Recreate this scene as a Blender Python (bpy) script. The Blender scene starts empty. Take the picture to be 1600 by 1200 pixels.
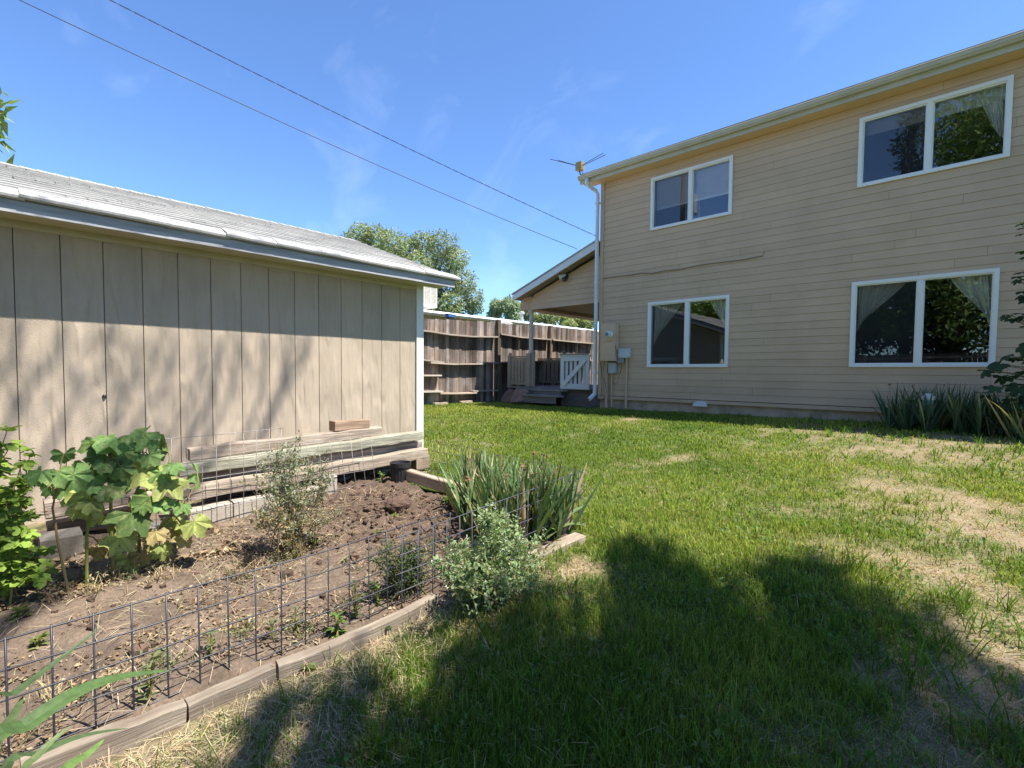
import bpy, math, random
import numpy as np
from mathutils import Matrix, Vector
rng = np.random.default_rng(7)
random.seed(7)
SC = bpy.context.scene
COL = SC.collection

# ------------------------------------------------------------------ camera
FPX, PPX, PPY = 771.0, 800.0, 615.0
def nrm(v):
    v = np.asarray(v, float); return v / np.linalg.norm(v)
_d1 = nrm((-816, 40, -771)); _d2 = nrm((729, 26, -771))
Xc = -_d1
Yc = nrm(_d2 - Xc * np.dot(_d2, Xc))
Zc = np.cross(Xc, Yc)
RW = np.array([Xc, Yc, Zc])            # camera vector -> world vector
CAM = np.array([0.0, 0.0, 1.4])
def ray(u, v):
    return RW @ nrm(((u - PPX), -(v - PPY), -FPX))
def at_y(u, v, Y):
    d = ray(u, v); return CAM + d * (Y - CAM[1]) / d[1]
def at_x(u, v, X):
    d = ray(u, v); return CAM + d * (X - CAM[0]) / d[0]
def at_z(u, v, z):
    d = ray(u, v); return CAM + d * (z - CAM[2]) / d[2]

# ------------------------------------------------------------------ terrain
_ctl = np.array([(0,0,-1.40),(2,0,-1.42),(0,-4,-1.5),(-2.1,1,-1.31),(-2.1,-2,-1.35),(-2.1,3,-1.25),(-4.6,1,-1.29),(-4.6,3,-1.24),
 (-4.6,-2,-1.3),(-5.6,4.4,-1.04),(-4,4.4,-1.10),(-6.3,9.5,-.80),(-4,9.5,-.735),(-1.4,9.5,-.71),(2,9.5,-.73),(-9.9,6.5,-.84),
 (-9.9,10,-.80),(0,5,-1.07),(-3,6,-.98),(2,5,-1.08),(-6.5,6.5,-.9),(-12,0,-1.0),(-12,12,-.8),(6,5,-1.05),(6,0,-1.4)], float)
def gz(x, y):
    x = np.asarray(x, float); y = np.asarray(y, float)
    num = np.full(x.shape, -0.95 * 1e-6); den = np.full(x.shape, 1e-6)
    for cx, cy, cz in _ctl:
        w = np.exp(-((x - cx) ** 2 + (y - cy) ** 2) / (2 * 1.7 ** 2))
        num = num + w * cz; den = den + w
    return num / den + CAM[2]
def at_g(u, v, lift=0.0):
    d = ray(u, v); t = 0.3
    for i in range(4000):
        p = CAM + d * t
        if p[2] <= gz(p[0], p[1]) + lift: return p
        t += 0.005 + t * 0.002
    return CAM + d * 30

# value noise
def vnoise(x, y, seed=0):
    x = np.asarray(x, float); y = np.asarray(y, float)
    xi = np.floor(x).astype(np.int64); yi = np.floor(y).astype(np.int64)
    def h(a, b):
        n = (a * 374761393 + b * 668265263 + seed * 974634721) & 0xffffffff
        n = ((n ^ (n >> 13)) * 1274126177) & 0xffffffff
        return ((n ^ (n >> 16)) & 0xffff) / 65535.0
    fx = x - xi; fy = y - yi
    fx = fx * fx * (3 - 2 * fx); fy = fy * fy * (3 - 2 * fy)
    return (h(xi, yi) * (1 - fx) + h(xi + 1, yi) * fx) * (1 - fy) + (h(xi, yi + 1) * (1 - fx) + h(xi + 1, yi + 1) * fx) * fy
def fbm(x, y, seed=0, oct=4):
    s = 0; a = .5
    for i in range(oct):
        s = s + a * vnoise(np.asarray(x) * 2 ** i, np.asarray(y) * 2 ** i, seed + i); a *= .5
    return s

# ------------------------------------------------------------------ scene graph
def tag(o, label=None, cat=None, group=None, kind=None):
    if label: o['label'] = label
    if cat: o['category'] = cat
    if group: o['group'] = group
    if kind: o['kind'] = kind
    return o
def thing(name, label, cat, loc=(0, 0, 0), group=None):
    o = bpy.data.objects.new(name, None); COL.objects.link(o)
    o.location = Vector([float(c) for c in loc]); o.empty_display_size = .2
    return tag(o, label, cat, group)
def wloc(o):
    v = np.zeros(3)
    while o is not None:
        v = v + np.array(o.location); o = o.parent
    return v
def link_mesh(name, me, mat, parent=None, loc=None):
    o = bpy.data.objects.new(name, me); COL.objects.link(o)
    mats = mat if isinstance(mat, (list, tuple)) else [mat]
    for m in mats: me.materials.append(m)
    if parent is not None: o.parent = parent
    elif loc is not None: o.location = Vector([float(c) for c in loc])
    return o
def raw_mesh(name, V, F, col=None, mi=None, smooth=False):
    """V (N,3), F list of tuples or int array (M,k)."""
    me = bpy.data.meshes.new(name)
    V = np.asarray(V, np.float32)
    me.vertices.add(len(V)); me.vertices.foreach_set('co', V.ravel())
    if isinstance(F, np.ndarray):
        k = F.shape[1]; n = F.shape[0]
        me.loops.add(n * k); me.loops.foreach_set('vertex_index', F.astype(np.int32).ravel())
        me.polygons.add(n)
        me.polygons.foreach_set('loop_start', np.arange(0, n * k, k, dtype=np.int32))
        me.polygons.foreach_set('loop_total', np.full(n, k, np.int32))
    else:
        n = len(F); tot = np.array([len(f) for f in F], np.int32)
        idx = np.fromiter((i for f in F for i in f), np.int32)
        me.loops.add(len(idx)); me.loops.foreach_set('vertex_index', idx)
        me.polygons.add(n)
        me.polygons.foreach_set('loop_start', np.concatenate([[0], np.cumsum(tot)[:-1]]).astype(np.int32))
        me.polygons.foreach_set('loop_total', tot)
    if mi is not None: me.polygons.foreach_set('material_index', np.asarray(mi, np.int32))
    me.polygons.foreach_set('use_smooth', np.full(n, bool(smooth)))
    if col is not None:
        a = me.color_attributes.new('Col', 'FLOAT_COLOR', 'POINT')
        c4 = np.ones((len(V), 4), np.float32); c4[:, :3] = col
        a.data.foreach_set('color', c4.ravel())
    me.update(calc_edges=True); me.validate()
    return me
class MB:
    def __init__(s): s.v = []; s.f = []; s.c = []; s.m = []; s.cur = (1, 1, 1); s.mat = 0
    def add(s, V, F):
        b = len(s.v)
        for p in V: s.v.append((float(p[0]), float(p[1]), float(p[2]))); s.c.append(s.cur)
        for f in F: s.f.append(tuple(i + b for i in f)); s.m.append(s.mat)
    def box(s, a, b):
        x0, y0, z0 = a; x1, y1, z1 = b
        if x0 > x1: x0, x1 = x1, x0
        if y0 > y1: y0, y1 = y1, y0
        if z0 > z1: z0, z1 = z1, z0
        s.add([(x0,y0,z0),(x1,y0,z0),(x1,y1,z0),(x0,y1,z0),(x0,y0,z1),(x1,y0,z1),(x1,y1,z1),(x0,y1,z1)],
              [(0,3,2,1),(4,5,6,7),(0,1,5,4),(1,2,6,5),(2,3,7,6),(3,0,4,7)])
    def bar(s, p, q, w, h, up=(0, 0, 1), cham=0.0, wob=0.0, seg=1):
        """box beam from p to q, width w (side) and height h (along up)"""
        p = np.asarray(p, float); q = np.asarray(q, float); d = nrm(q - p)
        side = nrm(np.cross(d, up)); u = np.cross(side, d)
        if cham > 0:
            c = cham
            prof = [(-w/2+c,-h/2),(w/2-c,-h/2),(w/2,-h/2+c),(w/2,h/2-c),(w/2-c,h/2),(-w/2+c,h/2),(-w/2,h/2-c),(-w/2,-h/2+c)]
        else: prof = [(-w/2,-h/2),(w/2,-h/2),(w/2,h/2),(-w/2,h/2)]
        n = len(prof); V = []; F = []
        for i in range(seg + 1):
            c0 = p + (q - p) * i / seg
            if wob and 0 < i < seg: c0 = c0 + side * random.uniform(-wob, wob) + u * random.uniform(-wob, wob)
            for a, b in prof:
                V.append(c0 + side * (a + (random.uniform(-wob, wob) * .4 if wob else 0)) + u * (b + (random.uniform(-wob, wob) * .4 if wob else 0)))
        for i in range(seg):
            for j in range(n):
                k = (j + 1) % n
                F.append((i*n+j, (i+1)*n+j, (i+1)*n+k, i*n+k))
        F.append(tuple(range(n))); F.append(tuple(seg*n + j for j in reversed(range(n))))
        s.add(V, F)
    def tube(s, path, r, n=6, cap=True):
        P = [np.asarray(p, float) for p in path]; m = len(P)
        R = r if isinstance(r, (list, tuple, np.ndarray)) else [r] * m
        V = []; F = []; ref = np.array((0.13, 0.21, 0.97))
        for i in range(m):
            t = nrm(P[min(i+1, m-1)] - P[max(i-1, 0)])
            if abs(np.dot(t, ref)) > .95: rf = np.array((1.0, .1, 0))
            else: rf = ref
            a = nrm(np.cross(t, rf)); b = np.cross(t, a)
            for j in range(n):
                an = 2 * math.pi * j / n
                V.append(P[i] + (a * math.cos(an) + b * math.sin(an)) * R[i])
        for i in range(m - 1):
            for j in range(n):
                k = (j + 1) % n
                F.append((i*n+j, i*n+k, (i+1)*n+k, (i+1)*n+j))
        if cap: F.append(tuple(reversed(range(n)))); F.append(tuple((m-1)*n + j for j in range(n)))
        s.add(V, F)
    def quad(s, a, b, c, d): s.add([a, b, c, d], [(0, 1, 2, 3)])
    def prism(s, poly, off):
        n = len(poly); off = np.asarray(off, float)
        V = [np.asarray(p, float) for p in poly] + [np.asarray(p, float) + off for p in poly]
        F = [tuple(range(n)), tuple(reversed(range(n, 2*n)))] + [(j, n+j, n+(j+1) % n, (j+1) % n) for j in range(n)]
        s.add(V, F)
    def lathe(s, c, prof, n=16, axis='z'):
        V = []; F = []; c = np.asarray(c, float)
        for r, h in prof:
            for j in range(n):
                a = 2 * math.pi * j / n
                o = (r*math.cos(a), r*math.sin(a), h) if axis == 'z' else (r*math.cos(a), -h, r*math.sin(a)) if axis == 'y' else (h, r*math.cos(a), r*math.sin(a))
                V.append(c + np.array(o))
        m = len(prof)
        for i in range(m - 1):
            for j in range(n):
                k = (j + 1) % n; F.append((i*n+j, i*n+k, (i+1)*n+k, (i+1)*n+j))
        F.append(tuple(reversed(range(n)))); F.append(tuple((m-1)*n + j for j in range(n)))
        s.add(V, F)
    def build(s, name, mat, parent=None, smooth=False, fixn=True, loc=None):
        V = np.array(s.v); base = wloc(parent) if parent is not None else (np.asarray(loc, float) if loc is not None else np.zeros(3))
        me = raw_mesh(name, V - base, s.f, np.array(s.c), s.m, smooth)
        if fixn:
            import bmesh
            bm = bmesh.new(); bm.from_mesh(me); bmesh.ops.recalc_face_normals(bm, faces=bm.faces); bm.to_mesh(me); bm.free()
        return link_mesh(name, me, mat, parent, loc)
def copy_tree(o, parent=None):
    c = o.copy(); COL.objects.link(c)
    if parent is not None: c.parent = parent
    for ch in list(o.children): copy_tree(ch, c)
    return c

# ------------------------------------------------------------------ materials
def srgb(h):
    h = h.lstrip('#'); o = []
    for i in (0, 2, 4):
        c = int(h[i:i+2], 16) / 255
        o.append(c / 12.92 if c <= .04045 else ((c + .055) / 1.055) ** 2.4)
    return tuple(o)
def new_mat(name):
    m = bpy.data.materials.new(name); m.use_nodes = True; nt = m.node_tree
    b = nt.nodes['Principled BSDF']; return m, nt, b
def N(nt, t, **kw):
    n = nt.nodes.new(t)
    for k, v in kw.items():
        if k in n.inputs: n.inputs[k].default_value = v
        else: setattr(n, k, v)
    return n
def L(nt, a, b): nt.links.new(a, b)
def ramp(nt, stops):
    r = nt.nodes.new('ShaderNodeValToRGB'); e = r.color_ramp.elements
    while len(e) < len(stops): e.new(.5)
    for i, (p, c) in enumerate(stops): e[i].position = p; e[i].color = (*c, 1) if len(c) == 3 else c
    return r
def mat(name, c1, c2=None, rough=.7, scale=(8, 8, 8), detail=5, vcol=False, bump=0., bscale=None, bdist=.01, spec=.3, metal=0., mid=.5, dirt=None, dirt_scale=1.5, dirt_amt=.5, bstretch=None):
    """noise between two colours (x vertex tint), optional large stains and a bump"""
    m, nt, b = new_mat(name)
    tc = N(nt, 'ShaderNodeTexCoord'); mp = N(nt, 'ShaderNodeMapping'); mp.inputs['Scale'].default_value = scale
    L(nt, tc.outputs['Object'], mp.inputs['Vector'])
    nz = N(nt, 'ShaderNodeTexNoise', Scale=1.0, Detail=float(detail), Roughness=.6); L(nt, mp.outputs[0], nz.inputs['Vector'])
    c2 = c2 or tuple(x * .8 for x in c1)
    r = ramp(nt, [(mid - .18, c2), (mid + .18, c1)]); L(nt, nz.outputs['Fac'], r.inputs['Fac'])
    out = r.outputs['Color']
    if dirt:
        n2 = N(nt, 'ShaderNodeTexNoise', Scale=dirt_scale, Detail=6.0, Roughness=.65); L(nt, tc.outputs['Object'], n2.inputs['Vector'])
        r2 = ramp(nt, [(.45, (0, 0, 0)), (.7, (dirt_amt,) * 3)]); L(nt, n2.outputs['Fac'], r2.inputs['Fac'])
        mx = N(nt, 'ShaderNodeMix', data_type='RGBA'); mx.inputs['B'].default_value = (*dirt, 1) if False else (0, 0, 0, 1)
        mx.inputs[7].default_value = (*dirt, 1); L(nt, r2.outputs['Color'], mx.inputs[0]); L(nt, out, mx.inputs[6]); out = mx.outputs[2]
    if vcol:
        at = N(nt, 'ShaderNodeAttribute', attribute_name='Col')
        mx = N(nt, 'ShaderNodeMix', data_type='RGBA', blend_type='MULTIPLY'); mx.inputs[0].default_value = 1
        L(nt, out, mx.inputs[6]); L(nt, at.outputs['Color'], mx.inputs[7]); out = mx.outputs[2]
    L(nt, out, b.inputs['Base Color'])
    b.inputs['Roughness'].default_value = rough; b.inputs['Specular IOR Level'].default_value = spec; b.inputs['Metallic'].default_value = metal
    if bump:
        mp2 = N(nt, 'ShaderNodeMapping'); mp2.inputs['Scale'].default_value = bscale or scale; L(nt, tc.outputs['Object'], mp2.inputs['Vector'])
        n3 = N(nt, 'ShaderNodeTexNoise', Scale=1.0, Detail=4.0, Roughness=.6); L(nt, mp2.outputs[0], n3.inputs['Vector'])
        bp = N(nt, 'ShaderNodeBump', Strength=bump, Distance=bdist); L(nt, n3.outputs['Fac'], bp.inputs['Height']); L(nt, bp.outputs[0], b.inputs['Normal'])
    return m
def leaf_mat(name, tint=(1, 1, 1), trans=.35, rough=.55, spec=.3):
    m, nt, b = new_mat(name)
    at = N(nt, 'ShaderNodeAttribute', attribute_name='Col')
    tc = N(nt, 'ShaderNodeTexCoord'); nz = N(nt, 'ShaderNodeTexNoise', Scale=60.0, Detail=3.0); L(nt, tc.outputs['Object'], nz.inputs['Vector'])
    r = ramp(nt, [(.3, (.78, .78, .78)), (.7, (1.15, 1.15, 1.1))]); L(nt, nz.outputs['Fac'], r.inputs['Fac'])
    mx = N(nt, 'ShaderNodeMix', data_type='RGBA', blend_type='MULTIPLY'); mx.inputs[0].default_value = 1
    L(nt, at.outputs['Color'], mx.inputs[6]); L(nt, r.outputs['Color'], mx.inputs[7])
    L(nt, mx.outputs[2], b.inputs['Base Color']); b.inputs['Roughness'].default_value = rough; b.inputs['Specular IOR Level'].default_value = spec
    tr = N(nt, 'ShaderNodeBsdfTranslucent')
    m2 = N(nt, 'ShaderNodeMix', data_type='RGBA', blend_type='MULTIPLY'); m2.inputs[0].default_value = 1; m2.inputs[7].default_value = (1.25, 1.35, .6, 1)
    L(nt, mx.outputs[2], m2.inputs[6]); L(nt, m2.outputs[2], tr.inputs['Color'])
    ms = N(nt, 'ShaderNodeMixShader'); ms.inputs[0].default_value = trans
    L(nt, b.outputs[0], ms.inputs[1]); L(nt, tr.outputs[0], ms.inputs[2])
    L(nt, ms.outputs[0], nt.nodes['Material Output'].inputs['Surface'])
    return m
M = {}
# ------------------------------------------------------------------ world, sun, view
SUN = nrm((0.50, 0.165, 1.0))
w = bpy.data.worlds.new('World'); SC.world = w; w.use_nodes = True
nt = w.node_tree; bg = nt.nodes['Background']
sky = N(nt, 'ShaderNodeTexSky'); sky.sky_type = 'NISHITA'; sky.sun_disc = False
sky.sun_elevation = math.asin(SUN[2]); sky.sun_rotation = math.atan2(SUN[0], SUN[1])
sky.altitude = 1400; sky.air_density = 1.0; sky.dust_density = 0.35; sky.ozone_density = 2.0
# faint high cirrus drawn along one direction of the sky
tc = N(nt, 'ShaderNodeTexCoord'); mp = N(nt, 'ShaderNodeMapping')
mp.inputs['Rotation'].default_value = (0.3, 0.25, 0.75); mp.inputs['Scale'].default_value = (1.0, 5.0, 4.0)
L(nt, tc.outputs['Generated'], mp.inputs['Vector'])
n1 = N(nt, 'ShaderNodeTexNoise', Scale=1.6, Detail=6.0, Roughness=.55, Distortion=.6); L(nt, mp.outputs[0], n1.inputs['Vector'])
r1 = ramp(nt, [(.56, (0, 0, 0)), (.85, (.11, .11, .11))]); L(nt, n1.outputs['Fac'], r1.inputs['Fac'])
mx = N(nt, 'ShaderNodeMix', data_type='RGBA'); mx.inputs[7].default_value = (7.5, 8.0, 8.8, 1)
hs = N(nt, 'ShaderNodeMix', data_type='RGBA', blend_type='MULTIPLY'); hs.inputs[0].default_value = 1; hs.inputs[7].default_value = (.74, .93, 1.17, 1)
L(nt, sky.outputs[0], hs.inputs[6]); L(nt, r1.outputs['Color'], mx.inputs[0]); L(nt, hs.outputs[2], mx.inputs[6])
L(nt, mx.outputs[2], bg.inputs['Color']); bg.inputs['Strength'].default_value = 0.115
sl = bpy.data.lights.new('sun', 'SUN'); sl.energy = 5.0; sl.angle = math.radians(.53); sl.color = (1, .955, .88)
so = bpy.data.objects.new('sun', sl); COL.objects.link(so)
so.rotation_euler = Vector(SUN).to_track_quat('Z', 'Y').to_euler()
SC.view_settings.view_transform = 'Standard'; SC.view_settings.look = 'None'; SC.view_settings.gamma = 1
SC.view_settings.exposure = 1.13
cd = bpy.data.cameras.new('camera'); cam = bpy.data.objects.new('camera', cd); COL.objects.link(cam)
cd.sensor_width = 36; cd.lens = FPX / 1600 * 36; cd.shift_y = (PPY - 600) / 1600; cd.clip_end = 2000; cd.clip_start = .05
mw = Matrix.Identity(4)
for i in range(3):
    for j in range(3): mw[i][j] = float(RW[i, j])
    mw[i][3] = float(CAM[i])
cam.matrix_world = mw; SC.camera = cam
SC.cycles.max_bounces = 8; SC.cycles.transparent_max_bounces = 24

# ------------------------------------------------------------------ materials
M['siding'] = mat('siding_paint', (.635, .45, .295), (.59, .415, .27), .62, (1.2, 1.2, 14), vcol=True, bump=.12, bscale=(3, 3, 60), bdist=.004, dirt=(.46, .325, .205), dirt_scale=.9, dirt_amt=.5)
M['joint'] = mat('siding_joint', (.12, .09, .06), rough=.9)
M['found'] = mat('foundation_paint', (.62, .47, .32), (.50, .38, .26), .85, (9, 9, 9), bump=.3, bdist=.01, dirt=(.2, .16, .12), dirt_scale=3, dirt_amt=.6)
M['cream'] = mat('cream_paint', (.56, .52, .41), (.50, .46, .36), .5, (3, 3, 3), vcol=True, dirt=(.35, .31, .22), dirt_scale=2.5, dirt_amt=.3)
M['white'] = mat('white_paint', (.80, .80, .77), (.72, .72, .69), .45, (6, 6, 6), vcol=True, dirt=(.45, .43, .38), dirt_scale=3, dirt_amt=.25)
M['vinyl'] = mat('white_vinyl', (.86, .85, .80), (.82, .81, .77), .35, (4, 4, 4))
M['oldwhite'] = mat('weathered_shaded_white_paint', (.44, .44, .455), (.22, .22, .235), .8, (14, 1.6, 22), vcol=True, bump=.4, bscale=(30, 3, 40), bdist=.006, mid=.42)  # weathered grey, darkened further for the shade under the eave cap
M['tan'] = mat('tan_paint', (.42, .335, .25), (.37, .29, .21), .7, (5, 5, 12), vcol=True, dirt=(.22, .18, .13), dirt_scale=3, dirt_amt=.4)
M['t111'] = mat('shed_plywood_paint', (.50, .405, .305), (.44, .355, .265), .78, (6, 6, 1.2), vcol=True, dirt=(.31, .25, .19), dirt_scale=1.3, dirt_amt=.4)
def t111_bump():
    m = M['t111']; nt = m.node_tree; b = nt.nodes['Principled BSDF']
    tc = N(nt, 'ShaderNodeTexCoord'); mp = N(nt, 'ShaderNodeMapping'); mp.inputs['Scale'].default_value = (1, 1, .22); L(nt, tc.outputs['Object'], mp.inputs['Vector'])
    nz = N(nt, 'ShaderNodeTexNoise', Scale=5.0, Detail=2.0); L(nt, mp.outputs[0], nz.inputs['Vector'])
    mul = N(nt, 'ShaderNodeMath', operation='MULTIPLY'); mul.inputs[1].default_value = 26; L(nt, nz.outputs['Fac'], mul.inputs[0])
    sn = N(nt, 'ShaderNodeMath', operation='SINE'); L(nt, mul.outputs[0], sn.inputs[0])
    mp2 = N(nt, 'ShaderNodeMapping'); mp2.inputs['Scale'].default_value = (60, 60, 200); L(nt, tc.outputs['Object'], mp2.inputs['Vector'])
    n2 = N(nt, 'ShaderNodeTexNoise', Scale=1.0, Detail=3.0); L(nt, mp2.outputs[0], n2.inputs['Vector'])
    ad = N(nt, 'ShaderNodeMath', operation='MULTIPLY_ADD'); ad.inputs[1].default_value = 1.2; L(nt, n2.outputs['Fac'], ad.inputs[0]); L(nt, sn.outputs[0], ad.inputs[2])
    bp = N(nt, 'ShaderNodeBump', Strength=.75, Distance=.006); L(nt, ad.outputs[0], bp.inputs['Height']); L(nt, bp.outputs[0], b.inputs['Normal'])
t111_bump()
M['shingle'] = mat('pale_grey_shingle', (.50, .485, .46), (.38, .37, .35), .95, (60, 60, 60), detail=3, vcol=True, dirt=(.26, .255, .25), dirt_scale=2.2, dirt_amt=.6, bump=.5, bscale=(140, 140, 140), bdist=.004)
M['roofdark'] = mat('house_roof_shingle', (.2, .18, .16), rough=.95)
M['fencewood'] = mat('weathered_fence_wood', (.185, .142, .115), (.055, .041, .033), .9, (16, 9, 1.1), vcol=True, bump=.5, bscale=(60, 60, 3), bdist=.006, mid=.47, dirt=(.36, .33, .31), dirt_scale=2.2, dirt_amt=.35)
M['railwood'] = mat('weathered_rail_wood', (.40, .36, .32), (.25, .20, .17), .9, (16, 1.2, 16), vcol=True, bump=.5, bscale=(60, 3, 60), bdist=.006)
M['beam'] = mat('weathered_timber', (.42, .37, .31), (.17, .14, .115), .9, (30, 2.2, 30), vcol=True, bump=.7, bscale=(70, 4, 90), bdist=.01, mid=.46, dirt=(.17, .13, .10), dirt_scale=4, dirt_amt=.55)
M['board'] = mat('garden_board_wood', (.32, .265, .20), (.15, .115, .082), .9, (30, 2.0, 34), vcol=True, bump=.6, bscale=(70, 4, 120), bdist=.008, mid=.46, dirt=(.16, .12, .09), dirt_scale=5, dirt_amt=.6)
M['crossbeam'] = mat('garden_board_wood_cross', (.46, .37, .28), (.25, .185, .13), .9, (2, 30, 34), vcol=True, bump=.6, bscale=(4, 70, 120), bdist=.008)
M['stepwood'] = mat('grey_step_wood', (.27, .245, .22), (.16, .14, .12), .9, (2, 30, 40), vcol=True, bump=.5, bscale=(4, 60, 60), bdist=.006)
M['block'] = mat('concrete_block', (.44, .395, .325), (.32, .28, .23), .95, (40, 40, 40), vcol=True, bump=.5, bscale=(90, 90, 90), bdist=.006, dirt=(.30, .25, .2), dirt_scale=4, dirt_amt=.6)
M['flag'] = mat('red_flagstone', (.30, .20, .16), (.19, .13, .11), .9, (7, 7, 7), vcol=True, bump=.5, bdist=.02)
M['wire'] = mat('dark_steel_wire', (.04, .04, .048), (.025, .025, .03), .4, (40, 40, 40), metal=.15, spec=.45, vcol=True)
M['galv'] = mat('dull_galvanised_wire', (.26, .245, .235), (.17, .14, .12), .5, (30, 30, 30), metal=.5, vcol=True)
M['black'] = mat('black_plastic', (.03, .03, .032), rough=.45, spec=.4)
M['cable'] = mat('black_cable', (.035, .035, .04), rough=.6)
M['tancable'] = mat('painted_cable', (.30, .22, .14), rough=.7)
M['grey'] = mat('grey_plastic', (.46, .48, .48), (.40, .42, .42), .5, (5, 5, 5), vcol=True)
M['teal'] = mat('pale_teal_pipe', (.30, .50, .50), (.26, .42, .42), .5, (8, 8, 8), vcol=True)
M['metalw'] = mat('white_metal_roof', (.82, .82, .80), (.7, .7, .68), .5, (2, 2, 2), vcol=True)
M['corr'] = mat('tan_corrugated_wall', (.70, .55, .34), (.62, .48, .3), .6, (4, 4, 4))
M['bark'] = mat('tree_bark', (.17, .13, .10), (.08, .06, .045), .95, (20, 20, 4), bump=.8, bdist=.03)
M['polewood'] = mat('utility_pole_wood', (.26, .19, .13), (.17, .12, .08), .9, (20, 20, 1.5), bump=.5, bdist=.01)
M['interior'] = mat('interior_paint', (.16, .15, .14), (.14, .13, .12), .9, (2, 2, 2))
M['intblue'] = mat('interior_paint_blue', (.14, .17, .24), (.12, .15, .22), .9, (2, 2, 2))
M['brass'] = mat('brass_box', (.42, .30, .12), rough=.5, metal=.3)
M['darkhole'] = mat('dark_shadow_gap', (.02, .018, .015), rough=1)
def curtain_mat(name, c, tr):
    m, nt, b = new_mat(name); b.inputs['Base Color'].default_value = (*c, 1); b.inputs['Roughness'].default_value = .9
    t = N(nt, 'ShaderNodeBsdfTranslucent'); t.inputs['Color'].default_value = (*c, 1)
    tp = N(nt, 'ShaderNodeBsdfTransparent'); a = N(nt, 'ShaderNodeMixShader'); a.inputs[0].default_value = .12
    nz = N(nt, 'ShaderNodeTexNoise', Scale=9.0, Detail=3.0); r = ramp(nt, [(.35, tuple(x*.8 for x in c)), (.65, c)]); L(nt, nz.outputs['Fac'], r.inputs['Fac']); L(nt, r.outputs['Color'], b.inputs['Base Color'])
    L(nt, b.outputs[0], a.inputs[1]); L(nt, t.outputs[0], a.inputs[2])
    s = N(nt, 'ShaderNodeMixShader'); s.inputs[0].default_value = tr; L(nt, a.outputs[0], s.inputs[1]); L(nt, tp.outputs[0], s.inputs[2])
    L(nt, s.outputs[0], nt.nodes['Material Output'].inputs['Surface']); return m
M['sheer'] = curtain_mat('sheer_curtain', (.93, .94, .89), .05)
M['blind'] = curtain_mat('white_blind', (.85, .86, .86), .0)
def screen_mat():
    m, nt, b = new_mat('insect_screen'); b.inputs['Base Color'].default_value = (.035, .037, .042, 1); b.inputs['Roughness'].default_value = .7
    tc = N(nt, 'ShaderNodeTexCoord'); nz = N(nt, 'ShaderNodeTexNoise', Scale=3.0); L(nt, tc.outputs['Object'], nz.inputs['Vector'])
    mr = N(nt, 'ShaderNodeMapRange'); mr.inputs[3].default_value = .70; mr.inputs[4].default_value = .78; L(nt, nz.outputs['Fac'], mr.inputs[0])
    tp = N(nt, 'ShaderNodeBsdfTransparent'); s = N(nt, 'ShaderNodeMixShader')
    L(nt, mr.outputs[0], s.inputs[0]); L(nt, b.outputs[0], s.inputs[1]); L(nt, tp.outputs[0], s.inputs[2])
    L(nt, s.outputs[0], nt.nodes['Material Output'].inputs['Surface']); return m
M['screen'] = screen_mat()
def glass_mat():
    m, nt, b = new_mat('window_glass'); nt.nodes.remove(b)
    tp = N(nt, 'ShaderNodeBsdfTransparent'); tp.inputs['Color'].default_value = (1, 1, 1, 1)
    gl = N(nt, 'ShaderNodeBsdfGlossy'); gl.inputs['Roughness'].default_value = 0.0; gl.inputs['Color'].default_value = (.95, .98, 1, 1)
    tc = N(nt, 'ShaderNodeTexCoord'); nz = N(nt, 'ShaderNodeTexNoise', Scale=1.3, Detail=1.0); L(nt, tc.outputs['Object'], nz.inputs['Vector'])
    bp = N(nt, 'ShaderNodeBump', Strength=.03, Distance=.02); L(nt, nz.outputs['Fac'], bp.inputs['Height']); L(nt, bp.outputs[0], gl.inputs['Normal'])
    lw = N(nt, 'ShaderNodeLayerWeight'); lw.inputs['Blend'].default_value = .35
    mr = N(nt, 'ShaderNodeMapRange'); mr.inputs[3].default_value = .115; mr.inputs[4].default_value = .85; L(nt, lw.outputs['Fresnel'], mr.inputs[0])
    s = N(nt, 'ShaderNodeMixShader'); L(nt, mr.outputs[0], s.inputs[0]); L(nt, tp.outputs[0], s.inputs[1]); L(nt, gl.outputs[0], s.inputs[2])
    L(nt, s.outputs[0], nt.nodes['Material Output'].inputs['Surface']); return m
M['glass'] = glass_mat()
M['leaf'] = leaf_mat('leaf', spec=.14)
def blotchy(m):
    nt = m.node_tree; b = nt.nodes['Principled BSDF']; src = b.inputs['Base Color'].links[0].from_socket
    tc = N(nt, 'ShaderNodeTexCoord'); n1 = N(nt, 'ShaderNodeTexNoise', Scale=16.0, Detail=5.0, Roughness=.7); L(nt, tc.outputs['Object'], n1.inputs['Vector'])
    r = ramp(nt, [(.53, (0, 0, 0)), (.70, (.65, .65, .65))]); L(nt, n1.outputs['Fac'], r.inputs['Fac'])
    n2 = N(nt, 'ShaderNodeTexNoise', Scale=70.0, Detail=3.0); L(nt, tc.outputs['Object'], n2.inputs['Vector'])
    r2 = ramp(nt, [(.62, (0, 0, 0)), (.68, (1, 1, 1))]); L(nt, n2.outputs['Fac'], r2.inputs['Fac'])
    a = N(nt, 'ShaderNodeMix', data_type='RGBA'); a.inputs[7].default_value = (.40, .39, .15, 1); L(nt, r.outputs['Color'], a.inputs[0]); L(nt, src, a.inputs[6])
    c = N(nt, 'ShaderNodeMix', data_type='RGBA'); c.inputs[7].default_value = (.13, .09, .035, 1); L(nt, r2.outputs['Color'], c.inputs[0]); L(nt, a.outputs[2], c.inputs[6]); L(nt, c.outputs[2], b.inputs['Base Color'])
    return m
M['hleaf'] = blotchy(leaf_mat('blotched_leaf', spec=.14, trans=.28))
M['treeleaf'] = leaf_mat('tree_leaf', trans=.25, rough=.6); M['blade'] = leaf_mat('iris_leaf', trans=.18, rough=.5, spec=.22)
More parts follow.
